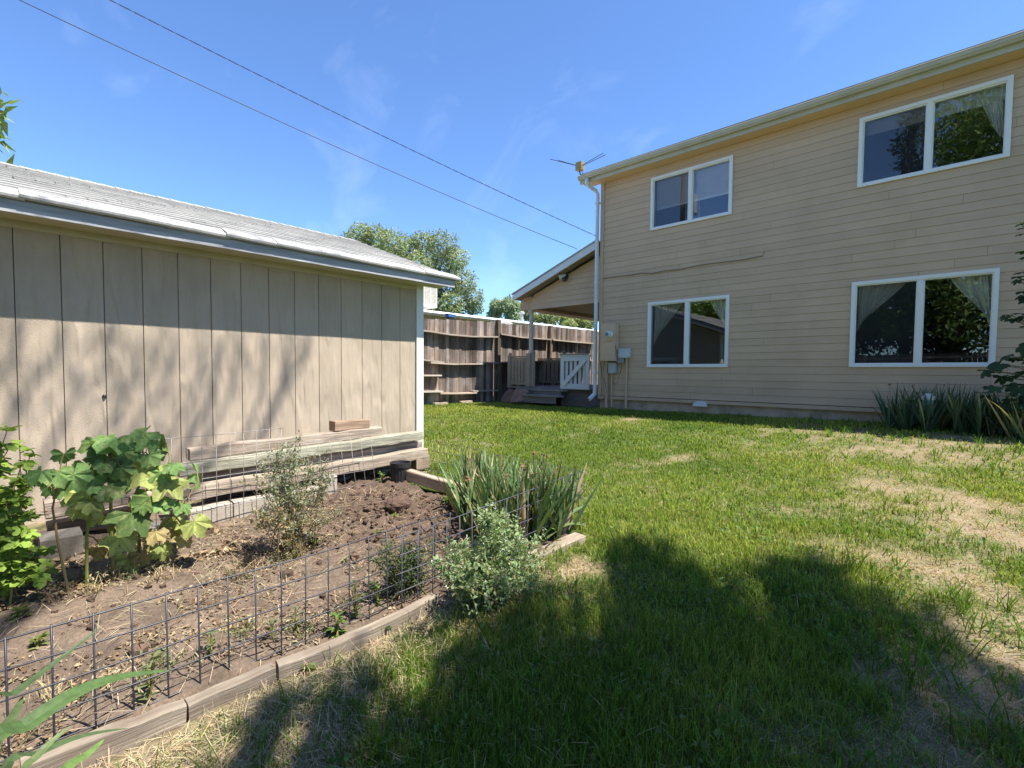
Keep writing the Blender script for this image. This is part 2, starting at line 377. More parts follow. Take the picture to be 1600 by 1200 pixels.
M['grass'] = leaf_mat('grass_blade', trans=.40, rough=.65, spec=.10); M['litter'] = leaf_mat('dry_leaf', trans=.1, rough=.9)
M['stem'] = mat('plant_stem', (.16, .17, .07), (.20, .13, .06), .7, (10, 10, 10), vcol=True)

# ------------------------------------------------------------------ ground
GX0, GX1, GY1 = -2.18, -4.62, 2.93           # garden bed limits (front board, block row, far end board)
SHX = -5.6                                     # shed long wall
HY = 9.5                                       # house facade
def soft(d, s): return 1 / (1 + np.exp(np.clip(d / s, -40, 40)))
_dry = []
for (u, v, r, a) in [(1500,800,.68,1.0),(1430,770,.6,.95),(1580,830,.6,1.0),(1450,700,1.0,.8),(1560,690,.9,.75),(1300,680,.8,.6),(1380,860,.35,.7),(1470,900,.35,.8),(1530,930,.35,.8),(1590,960,.3,.8),
        (1290,845,.2,.6),(1500,985,.3,.8),(1460,1080,.34,1.0),(1560,1100,.34,1.0),(1420,1160,.3,.9),(1590,1040,.3,.9),(1330,960,.15,.4),(520,1010,.35,.8),(430,1100,.35,.95),(350,1190,.4,.9),(600,985,.25,.6),(560,1060,.2,.7),(620,1130,.16,.55),(690,1080,.15,.5),(760,1030,.12,.5),(900,890,.16,.7),(860,900,.14,.7),(980,655,.2,.7),(1210,700,.5,.35),(1050,720,.6,.25)]:
    p = at_g(u, v); _dry.append((p[0], p[1], r, a))
def dryness(x, y):
    d = np.zeros(np.shape(x))
    for px, py, r, a in _dry:
        d = np.maximum(d, a * np.exp(-((x - px) ** 2 + (y - py) ** 2) / (2 * (r * .8) ** 2)))
    # strip along the front boards
    e = np.exp(-np.clip(x + 1.95, 0, 9) / .16) * soft(y - 2.3, .25) * .75
    d = np.maximum(d, e)
    n = fbm(x * 2.6, y * 2.6, 3, 4) - .47
    n2 = fbm(x * 9, y * 9, 9, 3) - .44
    return np.clip(d * .92 + n * 1.15 + n2 * 1.0 - .10, 0, 1)
def lin(a, b, h):
    return np.arange(a, b, h)
def axis(f0, f1, h):
    c = list(lin(f0, f1, h)); s = h; lo = []; hi = []; a = f0; b = c[-1]
    while a > -600: s *= 1.25; a -= s; lo.append(a)
    s = h
    while b < 600: s *= 1.25; b += s; hi.append(b)
    return np.array(lo[::-1] + c + hi)
gx = axis(-11, 5, .055); gy = axis(-2.5, 12, .055)
XX, YY = np.meshgrid(gx, gy, indexing='ij'); ZZ = gz(XX, YY) + (fbm(XX * 3, YY * 3, 21, 4) - .47) * .035
inb = (XX < GX0 + .06) & (XX > GX1 - .5) & (YY < GY1 + .02) & (YY > -1.5)
ZZ = np.where(inb, ZZ - .12, ZZ)
dd = dryness(XX, YY)[..., None]
gcol = np.array((.075, .12, .02)) * (1 - dd) + np.array((.34, .255, .17)) * dd
gcol = gcol * (.75 + .5 * fbm(XX * 14, YY * 14, 5, 3))[..., None]
nx, ny = XX.shape
I = np.arange(nx * ny).reshape(nx, ny)
Fq = np.stack([I[:-1, :-1], I[1:, :-1], I[1:, 1:], I[:-1, 1:]], -1).reshape(-1, 4)
M['ground'] = mat('turf_soil', (1, 1, 1), (.62, .6, .56), .97, (70, 70, 70), detail=6, vcol=True, bump=.6, bscale=(90, 90, 90), bdist=.01)
g = link_mesh('ground', raw_mesh('ground', np.stack([XX, YY, ZZ], -1).reshape(-1, 3), Fq, gcol.reshape(-1, 3), smooth=True), M['ground'])
tag(g, kind='structure')

# garden soil (bumpy, with a dug mound near the far end)
mound = at_g(620, 792, .1); mound2 = at_g(560, 800, .1)
sx = np.arange(GX1 - .55, GX0 + .09, .016); sy = np.arange(-1.45, GY1 + .03, .016)
SX, SY = np.meshgrid(sx, sy, indexing='ij')
SZ = gz(SX, SY) + .035 + (fbm(SX * 2.2, SY * 2.2, 31, 3) - .44) * .13 + (fbm(SX * 11, SY * 11, 41, 4) - .47) * .055 + np.clip(fbm(SX * 30, SY * 30, 43, 2) - .45, 0, 1) * .03
rough = np.clip((SY - 1.3) / .8, 0, 1)
SZ += rough * ((fbm(SX * 22, SY * 22, 51, 3) - .44) * .075 + np.abs(fbm(SX * 9, SY * 9, 61, 3) - .45) * .10)
SZ += .09 * np.exp(-((SX - mound[0]) ** 2 + (SY - mound[1]) ** 2) / (2 * .28 ** 2)) + .05 * np.exp(-((SX - mound2[0]) ** 2 + (SY - mound2[1]) ** 2) / (2 * .25 ** 2))
edge = np.minimum((GX0 - SX), (GY1 - SY))
SZ -= .03 * np.exp(-np.clip(edge, 0, 9) / .05)
I = np.arange(SX.size).reshape(SX.shape)
Fq = np.stack([I[:-1, :-1], I[1:, :-1], I[1:, 1:], I[:-1, 1:]], -1).reshape(-1, 4)
t = (fbm(SX * 5, SY * 5, 71, 4))[..., None]
dk = np.clip(rough * 1.0, 0, 1)[..., None]
lightc = np.array((.195, .145, .105)) * (.55 + .9 * t); darkc = np.array((.135, .092, .066)) * (.65 + .75 * t)
scol = lightc * (1 - dk) + darkc * dk
def soil_z(x, y):
    i = int(np.clip((x - sx[0]) / .016, 0, len(sx) - 1)); j = int(np.clip((y - sy[0]) / .016, 0, len(sy) - 1)); return SZ[i, j]
def at_s(u, v):
    d = ray(u, v); tt = .5
    while tt < 12:
        p = CAM + d * tt
        zz = soil_z(p[0], p[1]) if (sx[0] < p[0] < sx[-1] and sy[0] < p[1] < sy[-1]) else float(gz(p[0], p[1]))
        if p[2] <= zz: return p
        tt += .006
    return p
M['soil'] = mat('garden_soil', (1, 1, 1), (.6, .57, .54), .97, (60, 60, 60), detail=6, vcol=True, bump=.8, bscale=(110, 110, 110), bdist=.012)
s_ = link_mesh('soil_bed', raw_mesh('soil_bed', np.stack([SX, SY, SZ], -1).reshape(-1, 3), Fq, scol.reshape(-1, 3), smooth=True), M['soil'])
tag(s_, kind='structure')
# ------------------------------------------------------------------ shed
def tint(a=.1): k = 1 + random.uniform(-a, a); return (k, k, k)
yc = float(at_x(657, 560, SHX)[1]); zt = float(at_x(643, 452, SHX)[2]); OV = .36
xe = SHX + OV
zfb = float(at_x(706, 449, xe)[2]); zft = zfb + .125; ye = float(at_x(711, 440, xe)[1])
rp = at_y(556, 377, ye); xr = float(rp[0]); zr = float(rp[2]); ys = -3.2; xb = 2 * xr - SHX
zb = .08
shed = thing('shed', 'long beige plywood sided shed with pale grey shingle roof at left', 'shed', (SHX, 0, zb))
mb = MB()
# siding : grooved sheets, one raised plank between two grooves
gpx = [26, 100, 166, 228, 283, 332, 378, 421, 463, 499, 533, 566, 597, 625]
gy_ = [float(at_x(u, 560, SHX)[1]) for u in gpx]; step = (gy_[-1] - gy_[0]) / 13
gys = [gy_[0] + step * k for k in range(-16, 14)] ; gys = [y for y in gys if y > ys + .05]
edges = [ys] + gys + [yc - .02]
for a, b in zip(edges[:-1], edges[1:]):
    mb.cur = tint(.045); mb.box((SHX - .05, a + .0035, zb), (SHX, b - .0035, zt + .12))
mb.cur = (.42, .39, .36); mb.box((SHX - .06, ys + .01, zb + .01), (SHX - .012, yc - .03, zt + .11))
mb.cur = (1, 1, 1)
mb.box((xb, ys, zb), (SHX - .06, ys + .05, zt + .1))                      # near end
mb.box((xb, ys, zb), (xb + .05, yc - .02, zt + .1))                      # back
gab = [(xb, yc - .055, zb), (SHX - .051, yc - .055, zb), (SHX - .051, yc - .055, zt + .15), (xr, yc - .055, zr - .12), (xb, yc - .055, zt + .15)]
mb.prism(gab, (0, .05, 0)); mb.prism([(x, ys + .01, z) for x, y, z in gab], (0, .05, 0))
mb.build('wall', M['t111'], shed)
mb = MB(); mb.cur = (.95, .93, .86); mb.box((SHX, ys, zt), (SHX + .028, yc - .085, zt + .17)); mb.build('frieze_board', M['cream'], shed)
mb = MB(); mb.box((SHX - .03, yc - .083, zb), (SHX + .03, yc + .03, zt + .16)); mb.build('corner_board', M['white'], shed)
mb = MB(); mb.cur = (1, 1, 1); mb.bar((xe, ys - .3, zfb + .06), (xe, ye - .02, zfb + .06), .03, .12, seg=40, wob=.0015); mb.build('fascia', M['oldwhite'], shed)
mb = MB(); mb.cur = (.9, .88, .8); mb.box((SHX + .03, ys - .3, zfb + .02), (xe - .016, ye - .04, zfb + .035)); mb.build('soffit', M['cream'], shed)
# shingles in courses
roof = MB(); sl_ = Vector((xr - xe, 0, zr - zft)); nc = 14; slope_n = nrm((zr - zft, 0, -(xr - xe)))
for side in (0, 1):
    for i in range(nc):
        a = i / nc; b = (i + 1.35) / nc if i < nc - 1 else 1.0
        y = ys - .3 - .9 + (i % 6) * .152 + random.uniform(-.02, .02)
        while y < ye:
            y2 = min(y + .914, ye); y1 = max(y, ys - .3)
            if y2 - y1 > .03:
                roof.cur = tint(.09); wv = random.uniform(-.001, .0015)
                def pt(t, yy, lift):
                    x = xe + .02 + (xr - xe - .02) * t; z = zft + (zr - zft) * t
                    p = np.array((x, yy, z)) + slope_n * lift
                    if side: p[0] = 2 * xr - p[0]
                    return p
                lo, hi = .024 + wv, .004
                P = [pt(a, y1 + .006, lo), pt(a, y2 - .006, lo), pt(b, y2 - .006, hi), pt(b, y1 + .006, hi)]
                Q = [pt(a, y1 + .004, lo - .02), pt(a, y2 - .004, lo - .02), pt(b, y2 - .004, hi - .004), pt(b, y1 + .004, hi - .004)]
                roof.add(P + Q, [(0, 1, 2, 3), (4, 7, 6, 5), (0, 4, 5, 1), (1, 5, 6, 2), (2, 6, 7, 3), (3, 7, 4, 0)])
            y = y2
    roof.cur = (.6, .6, .6)
    A = pt(0, ys - .3, -.004); B = pt(0, ye - .01, -.004); C = pt(1, ye - .01, -.004); D = pt(1, ys - .3, -.004)
    roof.prism([A, B, C, D], (0, 0, -.03))
rf = roof.build('roof', M['shingle'], shed)
# bent cap shingles along the eave and the ridge
cap = MB(); y = ys - .3
while y < ye:
    y2 = min(y + .46, ye + .03); k = random.uniform(-.004, .006); cap.cur = tuple(c * .98 for c in tint(.08))
    pr = [(xe + .040, zft - .028), (xe + .056, zft - .022), (xe + .060, zft - .004), (xe + .048, zft + .016), (xe - .09, zft + .016 + .125 * (zr - zft) / (xe - xr) + .016)]
    th = .006
    V = []; 
    for yy, e in ((y, .004), (y2 + .03, .0)):
        for x, z in pr: V.append((x + e + k, yy, z + e * 1.2 + k))
        for x, z in reversed(pr): V.append((x + e + k - th, yy, z + e * 1.2 + k - th))
    n = len(pr) * 2
    cap.add(V, [tuple(range(n)), tuple(reversed(range(n, 2 * n)))] + [(j, n + j, n + (j + 1) % n, (j + 1) % n) for j in range(n)])
    y = y2
cap.build('eave_cap', M['shingle'], shed, fixn=True)
cap = MB(); y = ys - .3
while y < ye:
    y2 = min(y + .14, ye + .01); cap.cur = tint(.08); s = (zr - zft) / (xe - xr); e = random.uniform(0, .003)
    for d in (1, -1):
        cap.prism([(xr, y, zr + .026 + e), (xr + d * .13, y, zr + .026 + e - .13 * s), (xr + d * .13, y2, zr + .018 + e - .13 * s), (xr, y2, zr + .018 + e)], (0, 0, -.007))
    y = y2
cap.build('ridge_cap', M['shingle'], shed)
mb = MB()
for d in (1, -1):   # rake board on the end gable
    x2 = xe if d == 1 else 2 * xr - xe
    mb.prism([(x2, ye - .05, zft - .012), (xr, ye - .05, zr - .012), (xr, ye - .05, zr - .13), (x2, ye - .05, zft - .13)], (0, .03, 0))
mb.build('rake_board', M['oldwhite'], shed)
# door in the end gable (seen mirrored in the house window)
dr = MB(); dr.cur = (.85, .85, .85); dr.box((-7.95, yc - .004, zb + .05), (-7.1, yc + .02, zb + 1.75)); d_ = dr.build('door', M['tan'], shed)
f = MB()
for a, b in (((-8.05, zb), (-7.95, zb + 1.85)), ((-7.1, zb), (-7.0, zb + 1.85)), ((-7.95, zb + 1.75), (-7.1, zb + 1.85))):
    f.box((a[0], yc - .003, a[1]), (b[0], yc + .035, b[1]))
f.build('door_frame', M['white'], d_)
f = MB(); f.lathe((-7.2, yc + .06, zb + .85), [(.012, -.04), (.012, 0), (.03, .01), (.03, .04), (.01, .05)], 12, 'y'); f.build('handle', M['black'], d_)
for (u, v) in ((163, 619), (590, 617)):
    p = at_x(u, v, SHX)
f = MB(); p = at_x(163, 619, SHX); f.lathe(p, [(.016, 0), (.016, .006), (.008, .02), (.002, .024)], 10, 'x'); f.build('bolt', M['black'], shed)

# ------------------------------------------------------------------ house
zsof = float(at_y(941, 287, HY)[2]); hx0 = float(at_y(939, 400, HY)[0]); hx1 = 5.0
zg = .55; zf_top = float(np.mean([at_y(950, 615, HY)[2], at_y(1370, 641, HY)[2]])); 
house = thing('house', 'two storey tan house with horizontal lap siding and white framed windows', 'house', (hx0, HY, zg))
def rect(tl, bl, tr, br):
    p = [at_y(u, v, HY) for u, v in (tl, bl, tr, br)]
    return (float(p[0][0] + p[1][0]) / 2, float(p[2][0] + p[3][0]) / 2, float(p[1][2] + p[3][2]) / 2, float(p[0][2] + p[2][2]) / 2)
WIN = {'UL': rect((1019,277),(1016,358),(1146,243),(1144,335)), 'UR': rect((1344,188),(1339,295),(1587,117),(1575,249)),
       'LL': rect((1014,471),(1011,572),(1140,460),(1138,573)), 'LR': rect((1331,443),(1327,576),(1562,421),(1555,574))}
# align pairs like a real wall
for a, b in (('UL', 'UR'), ('LL', 'LR')):
    z0 = (WIN[a][2] + WIN[b][2]) / 2; z1 = (WIN[a][3] + WIN[b][3]) / 2
    WIN[a] = (WIN[a][0], WIN[a][1], z0, z1); WIN[b] = (WIN[b][0], WIN[b][1], z0, z1)
print('WIN', WIN, 'zsof', zsof, 'hx0', hx0, 'zf', zf_top)
wall = MB(); LAP = .006; GAP = .0028; ncr = round((zsof - zf_top) / .1285); ch = (zsof - zf_top) / ncr
def cut(x0, x1, holes):
    iv = [(x0, x1)]
    for a, b in holes:
        nv = []
        for p, q in iv:
            if b <= p or a >= q: nv.append((p, q)); continue
            if a > p: nv.append((p, a))
            if b < q: nv.append((b, q))
        iv = nv
    return iv
for i in range(ncr):
    z0 = zf_top + i * ch; z1 = z0 + ch
    zs = sorted({z0, z1 - GAP, z1} | {z for w_ in WIN.values() for z in w_[2:] if z0 + .004 < z < z1 - .004})
    j = random.uniform(-2.2, .8)
    bx = [hx0]
    while bx[-1] < hx1: bx.append(min(bx[-1] + (3.66 if len(bx) > 1 else random.uniform(1.0, 3.6)), hx1))
    cols = [tint(.045) for _ in bx]
    for za, zb_ in zip(zs[:-1], zs[1:]):
        holes = [(w_[0], w_[1]) for w_ in WIN.values() if w_[2] - .002 < (za + zb_) / 2 < w_[3] + .002]
        fy = (lambda z: HY - LAP * (z1 - z) / ch) if (za + zb_) / 2 < z1 - GAP else (lambda z: HY + .006)
        for k in range(len(bx) - 1):
            for p, q in cut(bx[k] + .0015, bx[k + 1] - .0015, holes):
                if q - p < .003: continue
                gap = (za + zb_) / 2 > z1 - GAP; wall.mat = 1 if gap else 0; wall.cur = (1, 1, 1) if gap else cols[k]
                nsg = max(1, int((q - p) / .6))
                for s_i in range(nsg):
                    xa = p + (q - p) * s_i / nsg; xb_ = p + (q - p) * (s_i + 1) / nsg
                    wall.quad((xa, fy(za), za), (xb_, fy(za), za), (xb_, fy(zb_), zb_), (xa, fy(zb_), zb_))
                    if za == z0: wall.quad((xa, HY + .006, za), (xb_, HY + .006, za), (xb_, fy(za), za), (xa, fy(za), za))
        wall.mat = 1
        for k in range(1, len(bx) - 1):
            for p, q in cut(bx[k] - .0012, bx[k] + .0012, holes):
                wall.quad((p, fy(za) + .002, za), (q, fy(za) + .002, za), (q, fy(zb_) + .002, zb_), (p, fy(zb_) + .002, zb_))
wall.mat = 0; wall.cur = (1, 1, 1)
wall.box((hx0, HY + .12, zg), (hx0 + .12, HY + 7.5, zsof - .01)); wall.box((hx1 - .1, HY + .12, zg), (hx1, HY + 7.5, zsof + .02)); wall.box((hx0, HY + 7.5, zg), (hx1, HY + 7.6, zsof + .02))
wall.box((hx0, HY + .004, zf_top), (hx0 + .05, HY + .12, zsof))
wall.build('siding_wall', [M['siding'], M['joint']], house, fixn=False)
mb = MB()
# backing sheet behind the siding, with the window openings left free
zs = sorted({zf_top, zsof} | {z for w_ in WIN.values() for z in w_[2:]})
for za, zb_ in zip(zs[:-1], zs[1:]):
    holes = [(w_[0], w_[1]) for w_ in WIN.values() if w_[2] - .002 < (za + zb_) / 2 < w_[3] + .002]
    for p, q in cut(hx0 + .06, hx1 - .12, holes): mb.box((p, HY + .012, za), (q, HY + .12, zb_))
mb.build('wall_core', M['interior'], house)
mb = MB(); mb.box((hx0, HY - .03, zf_top - .075), (hx1, HY + .1, zf_top - .012)); mb.cur = (.92, .92, .92); mb.build('skirt_board', M['siding'], house)
mb = MB(); mb.box((hx0 + .02, HY + .03, zg - .3), (hx1, HY + .2, zf_top - .07)); mb.build('foundation', M['found'], house)
mb = MB(); mb.box((hx0 - .012, HY - .026, zf_top - .005), (hx0 + .075, HY + .004, zsof)); mb.box((hx0 - .012, HY + .004, zf_top - .005), (hx0 - .001, HY + .09, zsof)); mb.build('corner_trim', M['siding'], house)
# rooms behind the windows
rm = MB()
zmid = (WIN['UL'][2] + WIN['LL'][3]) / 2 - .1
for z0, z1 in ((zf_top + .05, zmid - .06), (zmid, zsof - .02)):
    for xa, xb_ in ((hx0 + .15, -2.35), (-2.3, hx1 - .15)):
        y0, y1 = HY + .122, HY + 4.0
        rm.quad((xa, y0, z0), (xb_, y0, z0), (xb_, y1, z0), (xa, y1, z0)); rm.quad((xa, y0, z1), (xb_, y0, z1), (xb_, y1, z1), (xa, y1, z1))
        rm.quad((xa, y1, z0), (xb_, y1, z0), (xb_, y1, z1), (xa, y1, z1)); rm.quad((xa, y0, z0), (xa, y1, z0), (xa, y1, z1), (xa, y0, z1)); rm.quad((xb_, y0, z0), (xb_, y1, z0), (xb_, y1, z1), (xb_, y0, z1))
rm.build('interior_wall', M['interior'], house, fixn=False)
# windows
def window(key, mull_px, screen_left=True):
    x0, x1, z0, z1 = WIN[key]; xm = float(at_y(mull_px[0], mull_px[1], HY)[0])
    fw = .052; y0, y1 = HY - .032, HY + .07
    f = MB()
    f.box((x0, y0, z0), (x0 + fw, y1, z1)); f.box((x1 - fw, y0, z0), (x1, y1, z1))
    f.box((x0 + fw, y0 + .001, z1 - fw), (x1 - fw, y1, z1)); f.box((x0 + fw, y0 + .001, z0), (x1 - fw, y1, z0 + fw * .85))
    f.box((xm - .032, y0 + .004, z0 + fw * .85), (xm + .032, y1, z1 - fw))
    # inner sash lips
    for a, b in ((x0 + fw, xm - .032), (xm + .032, x1 - fw)):
        f.box((a, y0 + .022, z0 + fw * .85), (a + .018, y1 - .002, z1 - fw)); f.box((b - .018, y0 + .022, z0 + fw * .85), (b, y1 - .002, z1 - fw))
        f.box((a + .018, y0 + .023, z1 - fw - .018), (b - .018, y1 - .002, z1 - fw)); f.box((a + .018, y0 + .023, z0 + fw * .85), (b - .018, y1 - .002, z0 + fw * .85 + .018))
    f.cur = (1, 1, 1)
    wo = f.build('window', M['vinyl'], house)
    for a, b in ((x0 + fw + .018, xm - .05), (xm + .05, x1 - fw - .018)):
        p = MB(); zz0 = z0 + fw * .85 + .018; zz1 = z1 - fw - .018
        p.quad((a, HY + .02, zz0), (b, HY + .02, zz0), (b, HY + .02, zz1), (a, HY + .02, zz1)); p.build('pane', M['glass'], wo, fixn=False)
    if screen_left:
        a, b = x0 + fw + .003, xm - .034
        p = MB(); p.quad((a, HY + .002, z0 + .05), (b, HY + .002, z0 + .05), (b, HY + .002, z1 - .055), (a, HY + .002, z1 - .055)); p.build('screen', M['screen'], wo, fixn=False)
    return x0 + fw, xm, x1 - fw, z0 + fw, z1 - fw
wUL = window('UL', (1079, 310)); wUR = window('UR', (1452, 210)); wLL = window('LL', (1073, 520)); wLR = window('LR', (1436, 505))
def curtain(label, xs, xin, ztop, zbot, narrow, nf=7, yoff=.115):
    """tied back curtain: full width at the top, gathered against the side xs at the bottom"""
    V = []; F = []; nu, nv = 60, 26; wtop = xin - xs
    for j in range(nv + 1):
        t = j / nv; z = ztop + (zbot - ztop) * t
        wd = wtop * (narrow + (1 - narrow) * (1 - t ** 1.25) ** 1.1)
        for i in range(nu + 1):
            s = i / nu; x = xs + wd * s
            zz = z - (1 - s) * 0.0 + s * .0 + (s ** 1.5) * (t * .16)
            y = HY + yoff + .024 * math.sin(s * nf * 6.28 + t * .8) * (1 - .4 * t) + .012 * math.sin(s * 23 + t * 4)
            V.append((x, y, zz))
    for j in range(nv):
        for i in range(nu): a = j * (nu + 1) + i; F.append((a, a + 1, a + nu + 2, a + nu + 1))
    o = link_mesh('curtain', raw_mesh('curtain', np.array(V) - np.array((xs, HY, zbot)), np.array(F), smooth=True), M['sheer'], loc=(xs, HY, zbot))
    return tag(o, label, 'curtain', 'tied back curtains behind the house windows')
x0, xm, x1, z0, z1 = wLL
curtain('sheer curtain swept to the left behind the screen of the smaller lower window', x0 + .02, x0 + .62, z1, z0 + .42, .12)
curtain('sheer curtain hanging at the right edge of the smaller lower window beside the meter', x1 - .01, x1 - .36, z1, z0 + .55, .1, 5)
x0, xm, x1, z0, z1 = wLR
curtain('sheer curtain swept to the left behind the dark screen of the larger lower window', x0 + .02, x0 + .62, z1, z0 + .52, .08)
curtain('pale curtain tied to the right in the larger lower window above the irises', x1 - .01, x1 - .46, z1, z0 + .5, .1, 6)
x0, xm, x1, z0, z1 = wUL
curtain('small curtain corner under the white blind in the upper window near the gutter end', x1 - .01, x1 - .14, z0 + .62, z0 + .30, .1, 3)
x0, xm, x1, z0, z1 = wUR
curtain('sheer curtain at the far right edge of the larger upper window', x1 - .01, x1 - .30, z1, z0 + .25, .35, 5)
# blind in the upper left window, thin slats
bl = thing('window_blind', 'white slatted blind half lowered in the upper window near the downspout', 'blind', ((wUL[0] + wUL[2]) / 2, HY + .1, wUL[4]))
x0, xm, x1, z0, z1 = wUL
mb = MB(); zz = z1; zend = z0 + (z1 - z0) * .42
while zz > zend:
    mb.add([(x0 + .02, HY + .088, zz), (x1 - .02, HY + .088, zz), (x1 - .02, HY + .11, zz - .021), (x0 + .02, HY + .11, zz - .021)], [(0, 1, 2, 3)]); zz -= .0205
mb.build('slats', M['blind'], bl, fixn=False)
mb = MB(); mb.box((x0 + .02, HY + .085, zend - .03), (x1 - .02, HY + .112, zend)); mb.build('bottom_rail', M['vinyl'], bl)
mb = MB(); mb.tube([(xm + .14, HY + .085, zend), (xm + .14, HY + .085, z0 + .03)], .004, 5); mb.build('cord', M['vinyl'], bl)
bl2 = thing('window_blind', 'narrow raised blind along the top of the larger upper window', 'blind', ((wUR[0] + wUR[2]) / 2, HY + .1, wUR[4]))
x0, xm, x1, z0, z1 = wUR
mb = MB(); zz = z1
while zz > z1 - .2:
    mb.add([(x0 + .02, HY + .088, zz), (x1 - .02, HY + .088, zz), (x1 - .02, HY + .11, zz - .016), (x0 + .02, HY + .11, zz - .016)], [(0, 1, 2, 3)]); zz -= .0155
mb.build('slats', M['blind'], bl2, fixn=False)

# roof, soffit, gutter
OH = .28; xl = hx0 - .38; zs_ = zsof
mb = MB(); mb.cur = (1.25, 1.2, 1.1); mb.box((xl + .03, HY - OH + .02, zs_), (hx1, HY - .0, zs_ + .02)); mb.build('soffit', M['siding'], house)  # tint raised and warmed to stand in for bounced light
mb = MB(); sl = math.tan(math.radians(17)); ry = HY + 3.6
za = zs_ + .16
mb.prism([(xl, HY - OH - .03, za), (hx1, HY - OH - .03, za), (hx1, ry, za + sl * (ry - HY + OH)), (xl, ry, za + sl * (ry - HY + OH))], (0, 0, .05))
mb.prism([(xl, ry, za + sl * (ry - HY + OH)), (hx1, ry, za + sl * (ry - HY + OH)), (hx1, HY + 7.9, za), (xl, HY + 7.9, za)], (0, 0, .05))
mb.build('roof', M['roofdark'], house)
mb = MB(); mb.prism([(hx0 + .05, HY + .13, zs_ + .0), (hx0 + .05, HY + 7.4, zs_), (hx0 + .05, ry, zs_ + sl * 3.6 + .1)], (.06, 0, 0)); mb.build('gable_wall', M['siding'], house)
mb = MB(); mb.cur = (1, 1, 1)
mb.box((xl, HY - OH - .0, zs_ - .005), (hx1, HY - OH + .022, zs_ + .15)); mb.build('fascia', M['cream'], house)
mb = MB(); mb.prism([(xl - .0, HY - OH, zs_ + .0), (xl - .0, HY - OH, zs_ + .17), (xl, ry, zs_ + .17 + sl * (ry - HY + OH)), (xl, ry, zs_ + sl * (ry - HY + OH))], (-.025, 0, 0)); mb.build('rake_board', M['cream'], house)
gt = MB(); y = HY - OH - .002
prof = [(y, .055), (y, .16), (y - .006, .163), (y - .006, .06), (y - .05, .06), (y - .062, .085), (y - .078, .10), (y - .085, .155), (y - .10, .165), (y - .104, .15), (y - .092, .143), (y - .086, .09), (y - .07, .075), (y - .058, .05)]
nseg = 12
xs_ = np.linspace(xl - .02, hx1, nseg)
V = [(x, yy, zs_ + .03 + zz * .78 + .004 * math.sin(i * 1.3)) for i, x in enumerate(xs_) for yy, zz in prof]; n = len(prof)
F = [(i*n+j, i*n+(j+1) % n, (i+1)*n+(j+1) % n, (i+1)*n+j) for i in range(nseg - 1) for j in range(n)] + [tuple(range(n)), tuple(reversed(range((nseg-1)*n, nseg*n)))]
gt.cur = (1.0, 1.0, 1.0); gt.add(V, F)
gt.prism([(xl - .02, yy, zs_ + .03 + zz * .78) for yy, zz in ((y, .055), (y, .16), (y - .10, .163), (y - .085, .09), (y - .058, .05))], (-.004, 0, 0))
gt.build('gutter', M['cream'], house)
# downspout
dsx = hx0 - .06; dz0 = float(at_y(925, 625, HY - .1)[2])
ds = MB()
def rbar(path, w_, h_):
    for p, q in zip(path[:-1], path[1:]): ds.bar(p, q, w_, h_, up=(1, 0, 0) if abs(q[2] - p[2]) > .1 else (0, 0, 1), cham=.012)
ds.cur = (.93, .95, 1)
xg = xl + .2
ds.tube([(xg, HY - OH - .05, zs_ + .06), (xg, HY - OH - .05, zs_ - .03), (xg + .02, HY - OH + .0, zs_ - .09), (dsx - .02, HY - .12, zs_ - .17), (dsx, HY - .075, zs_ - .25), (dsx, HY - .075, zs_ - .4)], .042, 10)
ds.bar((dsx, HY - .075, zs_ - .3), (dsx, HY - .075, dz0 + .12), .085, .06, up=(1, 0, 0), cham=.012)
ds.bar((dsx, HY - .075, dz0 + .14), (dsx - .03, HY - .25, dz0 + .02), .085, .06, up=(1, 0, 0), cham=.012)
for zz in (zs_ - .45, zs_ - 2.2, dz0 + .6): ds.box((dsx - .05, HY - .112, zz), (dsx + .05, HY - .02, zz + .03))
ds.build('downspout', M['white'], house)
mb = MB(); pts = [(937,436),(965,432),(985,430),(1000,427),(1020,427),(1040,423),(1062,421),(1085,416),(1110,412),(1135,409),(1160,406),(1180,402),(1192,400),(1194,393)]
mb.tube([at_y(u, v, HY - .02) for u, v in pts], .009, 5); mb.build('wall_cable', M['tancable'], house)

# meter cabinet, boxes and conduits on the wall
mt = thing('electric_meter', 'tan electric meter cabinet with round white meter and conduit on house wall', 'electric meter', at_y(955, 565, HY))
def fbox(px0, py0, px1, py1, d, Y=HY - .016):
    a = at_y(px0, py0, Y); b = at_y(px1, py1, Y); return (float(a[0]), Y - d, float(b[2])), (float(b[0]), Y, float(a[2]))
mb = MB(); mb.cur = (1.06, 1.06, 1.06); a, b = fbox(945, 507, 966, 564, .16); mb.box(a, b); mb.box((a[0] - .006, a[1] - .008, a[2] + (b[2] - a[2]) * .52), (b[0] + .006, a[1], a[2] + (b[2] - a[2]) * .54)); mb.build('cabinet', M['siding'], mt)
c = at_y(953.5, 523, a[1]); mb = MB(); mb.cur = (1, 1, 1); mb.lathe(c, [(.072, 0), (.076, .03), (.066, .04), (.062, .12), (.052, .14)], 20, 'y'); md = mb.build('meter', M['white'], mt, smooth=False)
mb = MB(); mb.cur = (.45, .5, .55); mb.lathe((c[0], c[1] - .1405, c[2]), [(.044, 0), (.042, .006)], 18, 'y'); mb.build('dial', M['grey'], md)
mb = MB(); mb.cur = (.95, .95, .95); p = at_y(948, 564, HY - .06); q = at_y(946, 633, HY - .06); mb.tube([(p[0], p[1], p[2]), (p[0], p[1], q[2] - .05)], .032, 10); mb.build('conduit', M['siding'], mt)
bx_ = thing('utility_box', 'small grey junction box low on the wall below the meter cabinet', 'utility box', at_y(959, 583, HY))
